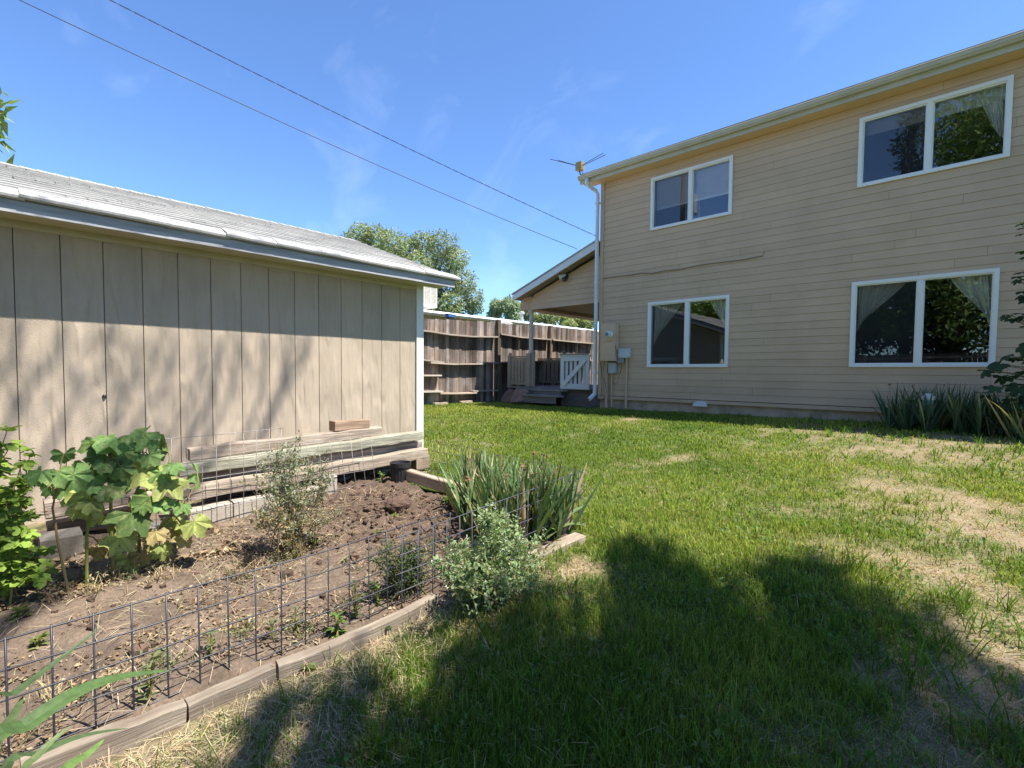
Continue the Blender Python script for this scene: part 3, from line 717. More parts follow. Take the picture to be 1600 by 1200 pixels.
mb = MB(); a, b = fbox(954, 568, 964, 583, .09); mb.box(a, b); mb.box((a[0] - .012, a[1] - .012, b[2] - .02), (b[0] + .012, a[1], b[2] + .008)); mb.build('box', M['grey'], bx_)
mb = MB(); p = at_y(956, 583, HY - .05); q = at_y(955, 632, HY - .05); mb.tube([p, (p[0], p[1], q[2] - .05)], .017, 8); mb.build('conduit', M['siding'], bx_)
bx2 = thing('utility_box', 'pale grey telephone box with conduit on wall right of the meter', 'utility box', at_y(978, 558, HY))
mb = MB(); mb.cur = (1.25, 1.25, 1.25); a, b = fbox(969, 545, 986, 559, .08); mb.bar(((a[0] + b[0]) / 2, a[1], (a[2] + b[2]) / 2), ((a[0] + b[0]) / 2, b[1], (a[2] + b[2]) / 2), b[0] - a[0], b[2] - a[2], cham=.015)
mb.box((a[0] + .03, a[1] - .006, a[2] + .03), (b[0] - .03, a[1] + .001, a[2] + .04)); mb.build('box', M['grey'], bx2)
mb = MB(); p = at_y(979, 559, HY - .05); q = at_y(977, 634, HY - .05); mb.tube([p, (p[0], p[1], q[2] - .05)], .024, 8); mb.build('conduit', M['siding'], bx2)
mb = MB(); mb.cur = (.6, .6, .6); a, b = fbox(967, 560, 977, 567, .07); mb.box(a, b); mb.build('bracket', M['grey'], bx2)
mb = MB()
for pts in ([(955,530),(948,535),(945,541),(943,550),(939,552),(938,562),(939,575),(941,588),(946,599),(948,612),(944,622),(938,627),(932,624)],
            [(957,530),(962,540),(963,550),(960,560),(956,565)], [(943,551),(945,556),(944,570),(943,580)], [(972,568),(971,578),(966,590),(965,598),(959,600),(958,596)]):
    mb.tube([at_y(u, v, HY - .14) for u, v in pts], .0055, 5)
o = mb.build('loose_wires', M['cable'], None, loc=at_y(945, 627, HY - .14)); tag(o, 'thin dark wires looping loosely below the electric meter', 'wires')
mb = MB(); p = at_y(1092, 631, HY - .12); mb.cur = (1, 1, 1)
mb.prism([p + np.array(q) for q in ((-.13, 0, -.05), (.13, 0, -.05), (.11, 0, .01), (.05, 0, .04), (-.05, 0, .045), (-.11, 0, .01))], (0, .1, 0))
o = mb.build('plastic_scoop', M['white'], None, loc=p); tag(o, 'small white plastic object lying in grass against the house foundation', 'scoop')
# floodlight is added with the porch; roof antenna
an = thing('roof_antenna', 'small tv antenna with spread rods above the roof corner', 'antenna', at_y(908, 275, HY - .3))
ya = HY - .25
mb = MB(); mb.tube([at_y(908, 276, ya), at_y(906, 270, ya), at_y(906, 263, ya)], .014, 6); mb.tube([at_y(912, 275, ya), at_y(909, 266, ya)], .007, 5); mb.build('mast', M['wire'], an)
mb = MB(); a = at_y(902, 256, ya); b = at_y(911, 265, ya); mb.box((a[0], ya - .07, b[2]), (b[0], ya + .05, a[2])); mb.build('amplifier_box', M['brass'], an)
mb = MB()
for k in range(2):
    o_ = np.array((0, -.10 + .10 * k, .02 * k))
    mb.tube([at_y(904, 260, ya) + o_ * .4, at_y(866 + 6 * k, 252 + .6 * k, ya) + o_ * 1.6], .007, 5)
    mb.tube([at_y(909, 260, ya) + o_ * .4, at_y(949 - 3 * k, 243 + 1.2 * k, ya) + o_ * 1.6], .007, 5)
mb.build('rods', M['black'], an)
# ------------------------------------------------------------------ porch
PY = HY + .28
porch = thing('porch', 'gabled tan side porch with railing attached to the house', 'porch', at_y(880, 628, PY))
A = at_y(831, 484, PY); B = at_y(934, 473, PY); Tl = at_y(831, 463, PY); Tr = at_y(934, 401, PY)
xA, zA = float(A[0]), float(A[2]); xB = hx0 - .02; zB = zA
mb = MB(); zlow = zA; slope = (Tr[2] - Tl[2]) / (Tr[0] - Tl[0]); ztop = lambda x: float(Tl[2]) + slope * (x - Tl[0])
nrow = 9; chh = .126; z = zlow; i = 0
while z < ztop(xB):
    z1 = z + chh; mb.cur = tint(.03)
    xs0 = xA if z < ztop(xA) else xA + (z - ztop(xA)) / slope
    xs1 = xA if z1 < ztop(xA) else xA + (z1 - ztop(xA)) / slope
    if xs0 < xB - .02:
        zt2 = min(z1, ztop(xB)); xs1 = min(xs1, xB)
        mb.add([(xs0, PY - .014, z), (xB, PY - .014, z), (xB, PY, zt2), (xs1, PY, zt2)], [(0, 1, 2, 3)])
        mb.add([(xs0, PY + .004, z), (xB, PY + .004, z), (xB, PY - .014, z), (xs0, PY - .014, z)], [(0, 1, 2, 3)])
    z = z1
mb.build('gable_wall', M['siding'], porch, fixn=False)
mb = MB(); xbx = float(at_y(813, 484, PY)[0]); mb.cur = (.9, .9, .9); mb.box((xbx, PY + .02, zA + .02), (xA - .004, PY + 4.2, float(Tl[2]) - .01)); mb.build('eave_box', M['siding'], porch)
mb = MB(); mb.cur = (.8, .8, .8); mb.box((xA, PY + .006, zA + .004), (xB, PY + .12, zA + .22)); mb.build('beam', M['siding'], porch)
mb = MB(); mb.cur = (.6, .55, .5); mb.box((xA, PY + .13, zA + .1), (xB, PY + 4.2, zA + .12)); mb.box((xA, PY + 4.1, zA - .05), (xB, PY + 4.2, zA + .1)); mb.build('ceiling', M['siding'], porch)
# roof and white rake board
E = at_y(801, 461, PY - .3); P = at_y(931, 377, PY - .3)
mb = MB(); d = nrm(P - E); dn = np.array((d[2], 0, -d[0]))
if dn[2] > 0: dn = -dn
mb.cur = (.92, .94, .97); mb.prism([E, P, P + dn * .0 + np.array((0, 0, -.17)), E + np.array((.0, 0, -.15))], (0, .03, 0)); mb.build('rake_board', M['white'], porch)
mb = MB(); mb.prism([E + np.array((-.03, -.02, .005)), P + np.array((.02, -.02, .005)), P + np.array((.02, 4.9, .005)), E + np.array((-.03, 4.9, .005))], (0, 0, .03)); 
mb.prism([P + np.array((.021, -.02, .005)), P + np.array((.9, -.02, -.75)), P + np.array((.9, .3, -.75)), P + np.array((.021, .3, .005))], (0, 0, .03)) if False else None
mb.cur = (.7, .7, .72); mb.build('roof', M['shingle'], porch)
mb = MB(); mb.cur = (.82, .8, .78); mb.prism([E + np.array((.04, .031, -.13)), P + np.array((0, .031, -.15)), P + np.array((0, PY - P[1] - .016, -.15)), E + np.array((.04, PY - E[1] - .016, -.13))], (0, 0, .012)); mb.build('soffit', M['tan'], porch)
# posts
zd = float(at_y(835, 604, PY)[2])
pu = at_y(829.5, 500, PY + .06); pxm = float(pu[0])
zmid_ = float(at_y(835, 552, PY)[2])
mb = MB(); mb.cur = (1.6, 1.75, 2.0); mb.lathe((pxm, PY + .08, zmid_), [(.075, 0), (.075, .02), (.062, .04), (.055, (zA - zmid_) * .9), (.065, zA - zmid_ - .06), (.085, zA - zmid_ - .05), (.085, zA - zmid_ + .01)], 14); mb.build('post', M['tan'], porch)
mb = MB(); mb.cur = (1.05, 1.05, 1.05); mb.box((pxm - .09, PY - .03, zd), (pxm + .05, PY + .14, zmid_)); mb.box((pxm + .07, PY + .02, zd), (pxm + .14, PY + .09, zmid_ + .05)); mb.build('post_base', M['tan'], porch)
# left railing
def rail(p0, p1, ztop_, zbot, n, name='railing', tn=(1, 1, 1)):
    mb = MB(); mb.cur = tn; p0 = np.array(p0); p1 = np.array(p1); ax = nrm(p1 - p0); 
    mb.bar((*p0[:2], ztop_ - .02), (*p1[:2], ztop_ - .02), .07, .04); mb.bar((*p0[:2], ztop_ - .09), (*p1[:2], ztop_ - .09), .035, .08)
    mb.bar((*p0[:2], zbot + .05), (*p1[:2], zbot + .05), .035, .07)
    for k in range(n):
        q = p0 + (p1 - p0) * (k + .5) / n; mb.cur = tuple(c * random.uniform(.95, 1.05) for c in tn); mb.bar((q[0], q[1], zbot + .08), (q[0], q[1], ztop_ - .13), .09, .02, up=ax if False else (-ax[1], ax[0], 0))
    return mb.build(name, M['tan'], porch)
xL = float(at_y(795, 580, PY)[0]); zR = float(at_y(812, 556, PY)[2]); zRb = float(at_y(812, 602, PY)[2])
rail((xL + .05, PY + .05, 0), (pxm - .1, PY + .05, 0), zR, zRb, 5)
mb = MB(); mb.box((xL - .05, PY, zRb - .05), (xL + .05, PY + .1, zR + .02)); mb.lathe((xL, PY + .05, zR + .02), [(.03, 0), (.045, .03), (.045, .05), (.02, .075)], 10); mb.build('end_post', M['tan'], porch)
# back railing, tinted darker to carry the porch shade
yb = PY + 1.9
xK0 = float(at_y(836, 580, yb)[0]); xK1 = float(at_y(900, 580, yb)[0])
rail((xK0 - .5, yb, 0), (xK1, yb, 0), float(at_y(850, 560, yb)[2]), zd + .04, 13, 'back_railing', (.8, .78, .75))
# deck
mb = MB(); mb.cur = (1, 1, 1)
y = PY - .02
while y < PY + 4: mb.cur = tint(.1); mb.box((xL - .05, y, zd - .05), (hx0 - .01, y + .135, zd - .012)); y += .14
dk_ = mb.build('deck', M['stepwood'], porch)
mb = MB(); mb.cur = (.9, .85, .8); mb.box((float(at_y(876, 615, PY)[0]), PY + .02, .5), (hx0 - .03, PY + .06, zd - .055)); mb.box((xL - .03, PY + .3, .5), (hx0 - .03, PY + .34, zd - .055)); mb.build('skirting', M['stepwood'], porch)
# steps
for k, (u0, u1, v0, v1, dep) in enumerate(((818, 876, 607, 617, .30), (819, 868, 616, 628, .60))):
    a = at_y(u0, v0, PY - dep + .02); b = at_y(u1, v1, PY - dep + .02)
    mb = MB(); mb.cur = tint(.12); mb.box((a[0], PY - dep, b[2] - .05), (b[0], PY - dep + .04, a[2] - .04)); mb.cur = tuple(c * 1.2 for c in tint(.1)); mb.box((a[0] - .03, PY - dep - .03, a[2] - .04), (b[0] + .03, PY - dep + .29, a[2])); mb.build('step', M['stepwood'], porch)
# gate, white, hinged at the house corner
gt_ = thing('porch_gate', 'white wooden picket gate with diagonal brace beside the downspout', 'gate', at_y(899, 609, PY - .1))
yg = PY - .1
a = at_y(876, 556, yg); b = at_y(920, 609, yg); X0, X1, Z0, Z1 = float(a[0]), float(b[0]), float(b[2]), float(a[2])
mb = MB(); mb.cur = (.96, .98, 1.0)
mb.box((X0, yg, Z0), (X1, yg + .03, Z0 + .13)); mb.box((X0 - .01, yg - .012, Z1 - .03), (X1 + .02, yg + .045, Z1 + .015)); mb.box((X0, yg + .001, Z1 - .13), (X1, yg + .03, Z1 - .031))
mb.box((X0, yg - .002, Z0 + .131), (X0 + .1, yg + .028, Z1 - .131)); mb.box((X1 - .1, yg - .002, Z0 + .131), (X1, yg + .028, Z1 - .131)); mb.build('frame', M['white'], gt_)
mb = MB(); mb.cur = (.9, .92, .95)
for k in range(5):
    x = X0 + .1 + (X1 - X0 - .2) * (k + .5) / 5; mb.box((x - .035, yg + .031, Z0 + .02), (x + .035, yg + .05, Z1 - .04))
mb.build('pickets', M['white'], gt_)
mb = MB(); mb.cur = (1, 1, 1); mb.bar((X0 + .1, yg - .018, Z0 + .1), (X1 - .1, yg - .018, Z1 - .1), .1, .026, up=(0, 1, 0)) ; mb.build('brace', M['white'], gt_)
mb = MB(); mb.cur = (1, 1, 1); mb.box((X0 - .01, yg - .013 - .02, Z1 + .016), (X1 - .05, yg + .05, Z1 + .05)); mb.build('cap_rail', M['tan'], gt_)
o = MB(); p = at_y(881, 549, yg); o.cur = (.5, .45, .4); o.lathe((p[0], yg + .02, Z1 + .05), [(.02, 0), (.055, .02), (.06, .05), (.045, .08), (.02, .09)], 10); q = o.build('post_cap_ball', M['tan'], None, loc=(p[0], yg + .02, Z1 + .05)); tag(q, 'small brown knob standing on the left end of the white gate', 'knob')
# floodlight
fl = thing('floodlight', 'black and white motion floodlight under the porch gable', 'floodlight', at_y(885, 434, PY - .02))
c = at_y(885, 433, PY - .015)
mb = MB(); mb.lathe(c, [(.06, 0), (.06, .03), (.03, .05)], 12, 'y'); mb.box((c[0] - .03, c[1] - .12, c[2] - .12), (c[0] + .04, c[1] - .05, c[2] - .03)); mb.tube([(c[0], c[1] - .04, c[2]), (c[0] + .02, c[1] - .08, c[2] - .05)], .018, 6); mb.build('base', M['black'], fl)
mb = MB(); mb.cur = (1, 1, 1); cc = c + np.array((-.05, -.08, .02)); mb.tube([cc + np.array((.05, .05, .03)), cc + np.array((.0, -.0, 0)), cc + np.array((-.06, -.06, -.035))], [.03, .05, .068], 12); mb.build('lamp_head', M['white'], fl, smooth=False)
# flagstones leaning by the steps
fg = [("dark reddish flagstone slab leaning against the fence left of the steps", [(781,627),(784,614),(789,608),(796,610),(798,622),(797,629)], .0, 'flag', .06),
      ("lighter red flagstone slab leaning beside the lower porch step", [(796,629),(797,614),(800,607),(816,609),(819,613),(815,627)], -.1, 'flag', .07)]
for i, (lb, poly, dy, m_, th) in enumerate(fg):
    Yp = PY - .55 + dy; mb = MB(); mb.cur = (.8, .75, .75) if i == 0 else (1.15, 1.1, 1.05)
    pts = [at_y(u, v, Yp) + np.array((0, (at_y(u, v, Yp)[2] - .6) * .35, 0)) for u, v in poly]; mb.prism(pts, (0, th, .01))
    p = at_y(poly[0][0], poly[0][1], Yp); o = mb.build('flagstone', M[m_], None, loc=p); tag(o, lb, 'flagstone', 'flagstones by the porch steps')

# ------------------------------------------------------------------ back fence (boards on the far side, rails on ours)
FX = -9.9
fence = thing('wooden_fence', 'weathered brown plank fence sagging between posts behind the lawn', 'fence', (FX, 7.2, .5))
yP1 = float(at_x(776, 560, FX)[1]); yP2 = float(at_x(858, 540, FX)[1]); yE = 16.5; y0 = 4.7
def topz(y):
    pts = [(4.0, at_x(657, 498, FX)[2]), (at_x(657, 498, FX)[1], at_x(657, 498, FX)[2]), (at_x(715, 500, FX)[1], at_x(715, 500, FX)[2]), (yP1 - .05, at_x(772, 503, FX)[2]), (yP1 + .05, at_x(784, 506, FX)[2]), (yP2, at_x(858, 510, FX)[2]), (at_x(922, 516, FX)[1], at_x(922, 516, FX)[2]), (17, at_x(922, 516, FX)[2])]
    return float(np.interp(y, [p[0] for p in pts], [p[1] for p in pts]))
pl = MB(); y = y0
while y < yE:
    wd = random.choice((.09, .09, .14, .14, .115)); g_ = random.choice((.002, .003, .004, .004, .012))
    k = random.choice((.5, .7, .85, 1.0, 1.15, 1.35, 1.7)); r = random.uniform(-.06, .06)
    pl.cur = (k * (1 + r), k, k * (1 - r)); j = random.uniform(-.012, .012); zz = topz(y + wd / 2) + random.uniform(-.012, .012)
    base = float(gz(FX, y)) - .05; lean = random.uniform(-.004, .004)
    pl.add([(FX - .03 + j, y, base), (FX - .012 + j, y, base), (FX - .012 + j, y + wd, base), (FX - .03 + j, y + wd, base),
            (FX - .03 + j, y + lean, zz), (FX - .012 + j, y + lean, zz), (FX - .012 + j, y + wd + lean, zz), (FX - .03 + j, y + wd + lean, zz)],
           [(0,3,2,1),(4,5,6,7),(0,1,5,4),(1,2,6,5),(2,3,7,6),(3,0,4,7)])
    y += wd + g_
pl.build('planks', M['fencewood'], fence)
for yy, top, sz in ((yP1, 500, .11), (yP2, 509, .1), (yE - .1, 520, .1), (4.85, 490, .1)):
    u = {yP1: 776, yP2: 858}.get(yy); z = float(at_x(u, top, FX)[2]) if u else topz(yy) + .05
    mb = MB(); mb.cur = (.75, .78, .68) if yy == yP1 else (1, .95, .9); mb.box((FX - .005, yy - sz / 2, .4), (FX + sz, yy + sz / 2, z)); mb.build('post', M['fencewood'], fence)
def frail(pts, tn):
    mb = MB(); mb.cur = tn
    P = [at_x(u, v, FX + .045) for u, v in pts]
    V = []; F = []
    for p in P:
        for a, b in ((-.05, -.02), (.115, -.02), (.115, .016), (-.05, .018)): V.append((p[0] + a, p[1], p[2] + b))
    n = len(P)
    for i in range(n - 1):
        for j in range(4): F.append((i*4+j, i*4+(j+1) % 4, (i+1)*4+(j+1) % 4, (i+1)*4+j))
    F += [(0, 1, 2, 3), tuple(reversed(range((n-1)*4, n*4)))]; mb.add(V, F); mb.build('rail', M['railwood'], fence)
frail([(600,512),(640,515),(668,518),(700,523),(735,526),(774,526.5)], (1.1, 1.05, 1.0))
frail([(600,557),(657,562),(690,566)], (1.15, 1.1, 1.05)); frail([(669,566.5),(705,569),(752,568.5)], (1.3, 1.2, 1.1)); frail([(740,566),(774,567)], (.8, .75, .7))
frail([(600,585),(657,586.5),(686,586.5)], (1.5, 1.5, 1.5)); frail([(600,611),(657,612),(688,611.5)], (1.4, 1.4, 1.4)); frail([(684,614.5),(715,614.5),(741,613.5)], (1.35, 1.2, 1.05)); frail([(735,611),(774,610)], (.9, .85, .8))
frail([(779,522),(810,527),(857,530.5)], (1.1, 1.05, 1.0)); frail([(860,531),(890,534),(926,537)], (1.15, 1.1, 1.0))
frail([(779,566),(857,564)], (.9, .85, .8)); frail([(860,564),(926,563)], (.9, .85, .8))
for i, (u0, u1, v) in enumerate(((677,697,632),(718,735,630))):
    a = at_x(u0, v, FX + .1); b = at_x(u1, v - 1, FX + .1); mb = MB(); mb.cur = (1.2, 1.15, 1.0); mb.bar((FX + .12, a[1], float(gz(FX, a[1])) + .03), (FX + .12, b[1], float(gz(FX, b[1])) + .035), .12, .07, seg=3, wob=.006)
    o = mb.build('scrap_board', M['railwood'], None, loc=(FX + .12, a[1], float(gz(FX, a[1])))); tag(o, ('pale scrap board lying at the foot of the fence nearer the shed', 'short pale wood scrap at the foot of the fence nearer the post')[i], 'board', 'wood scraps under the fence')

# ------------------------------------------------------------------ neighbour beyond the fence
NX = -12.4
nb = thing('neighbour_building', 'low tan corrugated building with long white metal roof edge beyond fence', 'building', (NX, 10, .5))
r0 = at_x(640, 485, NX); r1 = at_x(930, 518, NX); zt_ = float((r0[2] + r1[2]) / 2)
zl = float(r0[2]); zrr = float(r1[2]); ya_, yb_ = 2.0, float(r1[1]) + 4
zf = lambda y: zl + (zrr - zl) * (y - r0[1]) / (r1[1] - r0[1])
mb = MB(); mb.cur = (.95, .95, .95)
mb.prism([(NX + .25, ya_, zf(ya_)), (NX + .25, yb_, zf(yb_)), (NX - 5, yb_, zf(yb_) + .35), (NX - 5, ya_, zf(ya_) + .35)], (0, 0, -.10))
mb.tube([(NX + .27, ya_, zf(ya_) - .03), (NX + .27, yb_, zf(yb_) - .03)], .06, 8); mb.build('roof', M['metalw'], nb)
mb = MB(); y = ya_ + .2
while y < yb_ - .2:
    for k, (dx) in enumerate((0, .022)):
        mb.quad((NX + dx, y, .3), (NX + dx, y + .05, .3), (NX + dx, y + .05, zf(y) - .1), (NX + dx, y, zf(y) - .1))
        mb.quad((NX + dx, y + .05, .3), (NX + (.022 - dx), y + .06, .3), (NX + (.022 - dx), y + .06, zf(y) - .1), (NX + dx, y + .05, zf(y) - .1)); y += .06
mb.build('wall', M['corr'], nb, fixn=False)
mb = MB(); mb.cur = (.75, .75, .75); p = at_x(815, 500, NX - 1); q = at_x(815, 487, NX - 1); mb.lathe((p[0], p[1], p[2] - .2), [(.07, 0), (.07, q[2] - p[2] + .1), (.13, q[2] - p[2] + .12), (.13, q[2] - p[2] + .17), (.02, q[2] - p[2] + .22)], 12); mb.build('vent_pipe', M['grey'], nb)
# evaporative cooler
cx = NX - .4; a = at_x(658, 443, cx); b = at_x(683, 481, cx); Zc0, Zc1 = float(b[2]), float(a[2]); Yc0, Yc1 = float(at_x(640, 460, cx)[1]), float(b[1])
cl = thing('evaporative_cooler', 'white louvred evaporative cooler box on the neighbouring roof behind shed', 'cooler', (cx, (Yc0 + Yc1) / 2, Zc0))
mb = MB(); mb.cur = (.88, .86, .8); mb.box((cx - 1.0, Yc0, Zc0), (cx - .02, Yc1, Zc1)); mb.box((cx - .02, Yc0, Zc0), (cx, Yc0 + .05, Zc1)); mb.box((cx - .02, Yc1 - .05, Zc0), (cx, Yc1, Zc1)); mb.box((cx - .02, Yc0 + .05, Zc1 - .06), (cx, Yc1 - .05, Zc1)); mb.box((cx - .02, Yc0 + .05, Zc0), (cx, Yc1 - .05, Zc0 + .08))
for k in range(1, 4): yy = Yc0 + (Yc1 - Yc0) * k / 4; mb.box((cx - .02, yy - .018, Zc0 + .08), (cx, yy + .018, Zc1 - .06))
mb.build('housing', M['white'], cl)
mb = MB(); mb.cur = (.75, .72, .64); z = Zc0 + .09
while z < Zc1 - .07: mb.box((cx - .03, Yc0 + .05, z), (cx - .006, Yc1 - .05, z + .022)); z += .04
mb.build('louvres', M['white'], cl)
# blue thing and coil on top of the fence
bt = thing('bird_house', 'small blue topped box standing above the fence top near the cooler', 'box', at_x(706, 500, FX - .15))
xx = FX - .12; a = at_x(701, 491, xx); b = at_x(711, 497, xx); c = at_x(710, 505, xx)
M['bluep'] = mat('blue_plastic', (.05, .16, .42), rough=.5)
mb = MB(); mb.box((xx - .15, a[1], b[2] + .02), (xx, b[1], a[2])); mb.prism([(xx - .15, a[1] - .02, a[2]), (xx, a[1] - .02, a[2]), (xx, b[1] + .02, a[2] - .02), (xx - .15, b[1] + .02, a[2] - .02)], (0, 0, .02)); mb.build('lid', M['bluep'], bt)
mb = MB(); mb.box((xx - .13, a[1] + .03, c[2] - .1), (xx - .01, b[1] - .02, b[2] + .019)); mb.build('body', M['black'], bt)
cx_ = FX - .25
p = at_x(790, 506, cx_); mb = MB(); 
for k in range(5):
    r = .42 - .085 * k; pts = [(cx_ - .04 + .035 * k, p[1] + r * math.cos(t) * 1.15, p[2] - .2 + r * math.sin(t) * (.62)) for t in np.linspace(0, 2 * math.pi, 33)]
    mb.cur = (.8, .8, .79) if k % 2 == 0 else (.35, .36, .38); mb.tube(pts, .045, 8)
o = mb.build('hose_coil', M['white'], None, loc=p - np.array((0, 0, .5))); tag(o, 'pale ringed coil showing above the fence between post and porch', 'coil')

# ------------------------------------------------------------------ utility pole (behind the camera, mirrored in a window) and cables
PX_, PYp = -12.0, -7.0
pole = thing('utility_pole', 'wooden utility pole with grey transformer mirrored in the upper window', 'utility pole', (PX_, PYp, .3))
mb = MB(); mb.tube([(PX_, PYp, 0), (PX_, PYp, 14.5)], [.17, .12], 12); mb.build('pole', M['polewood'], pole)
mb = MB(); mb.lathe((PX_ + .55, PYp + .1, 9.9), [(.27, 0), (.29, .05), (.29, .95), (.25, 1.02), (.05, 1.08)], 18); mb.lathe((PX_ + .5, PYp + .2, 10.95), [(.05, 0), (.07, .1), (.04, .12), (.07, .22), (.03, .3)], 10); mb.build('transformer', M['grey'], pole)
mb = MB(); mb.box((PX_ - 1.0, PYp + .12, 13.6), (PX_ + 1.0, PYp + .22, 13.72)); mb.build('crossarm', M['polewood'], pole)
def cable(pa, pb, r, sag, twist=False):
    pa = np.array(pa); pb = np.array(pb); n = 60; mb = MB()
    P = [pa + (pb - pa) * t + np.array((0, 0, -sag * 4 * t * (1 - t))) for t in np.linspace(0, 1, n * (6 if twist else 1))]
    if twist:
        for ph in (0, math.pi):
            mb.tube([p + np.array((.006 * math.cos(i * .9 + ph), 0, .006 * math.sin(i * .9 + ph))) for i, p in enumerate(P)], r * .75, 5)
    else: mb.tube(P, r, 6)
    return mb
def toward(u, v, xp, yp):
    """height at which the line of sight of a photo point passes over the vertical plane through house end and pole"""
    pass
a = at_y(902, 389, PY - .2); b_dir = ray(20, 0); 
# vertical plane holding the span: through a and the pole
n_ = nrm(np.cross(np.array((PX_ - a[0], PYp - a[1], 0)), (0, 0, 1))); t = np.dot(a - CAM, n_) / np.dot(b_dir, n_); q = CAM + b_dir * t
fr = np.linalg.norm((q - a)[:2]) / np.linalg.norm(np.array((PX_ - a[0], PYp - a[1]))); sag = .32
zq = q[2] + sag * 4 * fr * (1 - fr); zend = a[2] + (zq - a[2]) / fr
o = cable(a, (PX_ + .15, PYp, zend), .006, sag).build('service_cable', M['cable'], None, loc=a); tag(o, 'lower plain black cable running from porch gable across the sky', 'cable', 'overhead cables to the house')
a2 = at_y(934, 370, HY - .06); b_dir = ray(172, 0)
PX2, PY2 = PX_ + .2, PYp + .1
n_ = nrm(np.cross(np.array((PX2 - a2[0], PY2 - a2[1], 0)), (0, 0, 1))); t = np.dot(a2 - CAM, n_) / np.dot(b_dir, n_); q = CAM + b_dir * t
fr = np.linalg.norm((q - a2)[:2]) / np.linalg.norm(np.array((PX2 - a2[0], PY2 - a2[1]))); sag = .25
zq = q[2] + sag * 4 * fr * (1 - fr); zend2 = a2[2] + (zq - a2[2]) / fr
print('cable ends', zend, zend2)
o = cable(a2, (PX2, PY2, zend2), .0048, sag, True).build('service_cable', M['cable'], None, loc=a2); tag(o, 'upper twisted cable running across the sky to the house corner', 'cable', 'overhead cables to the house')
# ------------------------------------------------------------------ garden border boards
def X_of(u, v, X): return at_x(u, v, X)
bset = 'weathered boards edging the garden bed'
def gboard(label, p, q, w, h, seg=6, wob=.004, m='board', k=1.0):
    p = np.array(p, float); q = np.array(q, float); mb = MB(); mb.cur = (k, k, k); mb.bar(p, q, w, h, cham=.008, seg=seg, wob=wob)
    o = mb.build('edging_board', M[m], None, loc=p - np.array((0, 0, h / 2))); return tag(o, label, 'board', bset)
XB = GX0 + .068
def top(u, v, dx=0): p = at_x(u, v, XB + .028 + dx); return np.array((XB + dx, p[1], p[2] - .07))
gboard('weathered edging board nearest the camera at the lower left of the wire fence', top(30, 1206), top(290, 1108), .056, .17, m='board')
gboard('short middle edging board with a split face below the wire fence', top(296, 1107), top(432, 1046), .056, .17, m='board', k=.92)
a = top(438, 1044); b = top(684, 934); mid = (a + b) / 2 + np.array((.035, 0, .0))
mb = MB(); pts = [a, a * .5 + mid * .5 + np.array((.012, 0, 0)), mid, mid * .5 + b * .5 + np.array((.012, 0, 0)), b]
mb.cur = (.95, .95, .95)
for p, q in zip(pts[:-1], pts[1:]): mb.bar(p, q + (q - p) * .004, .054, .17, cham=.008, seg=2, wob=.002)
o = mb.build('edging_board', M['board'], None, loc=a); tag(o, 'long bowed edging board running up to the feathery bush', 'board', bset)
c = top(692, 938, .0); gboard('stubby dark end piece of edging beside the feathery bush', c + np.array((.0, .0, .0)), c + np.array((.02, .07, .0)), .07, .10, seg=1, wob=0, k=.7)
gboard('edging board mostly hidden behind the feathery bush', c + np.array((0, .09, 0)), top(832, 868), .09, .11, k=.8)
gboard('pale sunlit edging board at the corner below the iris clump', top(838, 866), top(912, 834, .05), .11, .13, k=1.25)
eY = GY1
gboard('end edging board crossing from the corner behind the irises', (GX0 - .02, eY + .03, float(gz(-2.3, eY)) + .09), (-3.25, eY + .03, float(gz(-3.2, eY)) + .10), .09, .11, m='crossbeam')
gboard('sunlit end edging board beside the beam pile at the far corner', (-3.3, eY + .05, float(gz(-3.3, eY)) + .10), (-4.3, eY + .05, float(gz(-4.3, eY)) + .11), .1, .11, m='crossbeam', k=1.1)

# ------------------------------------------------------------------ wire fences round the bed
def wire_panel(name, label, origin, axis, n, h, rows, cell, r, m, lean=(0, 0, 0), stick=.0, feet=.10, bend=.006, tone=1.0, group=None):
    """origin: foot of the first upright, axis: unit vector, rows: heights of the long wires above the foot"""
    origin = np.array(origin, float); axis = np.array(axis, float); lean = np.array(lean, float)
    mb = MB(); ph = random.uniform(0, 6)
    def P(i, z):
        s = i * cell; side = np.array((-axis[1], axis[0], 0)); side = side / max(np.linalg.norm(side), 1e-6)
        return origin + axis * s + np.array((0, 0, 1.0)) * z + lean * z + side * bend * math.sin(i * .7 + ph + z * 3) + np.array((0, 0, 1)) * bend * .6 * math.sin(i * .45 + ph)
    mb.cur = (tone,) * 3
    for z in rows: mb.tube([P(i, z) for i in np.arange(-.4, n - .5, .5)], r, 6)
    for i in range(n):
        mb.cur = tuple(c * tone for c in tint(.12)); mb.tube([P(i, -feet), P(i, rows[0] * .5), P(i, rows[-1] + stick)], r, 6)
    o = mb.build(name, m, None, loc=origin); o.data.polygons.foreach_set('use_smooth', np.ones(len(o.data.polygons), bool))
    return tag(o, label, 'wire fence', group or 'wire mesh panels fencing the garden bed')
XW = GX0 - .06
t0 = at_x(145, 962, XW); t1 = at_x(575, 840, XW); f0 = float(t0[1]); f1 = float(t1[1])
cell = .108; i0 = -7; n0 = int((at_x(724, 796, XW)[1] - f0) / cell) + 1 - i0
dz = (t1[2] - t0[2]) / (f1 - f0)
o0 = np.array((XW, f0 + i0 * cell, t0[2] + dz * i0 * cell - .43))
wire_panel('wire_fence', 'long dark steel mesh panel along the front boards of the bed', o0, np.array((0, 1, dz)), n0, .43, [.03, .13, .23, .33, .43], cell, .0034, M['wire'], stick=.008, feet=.12, bend=.009)
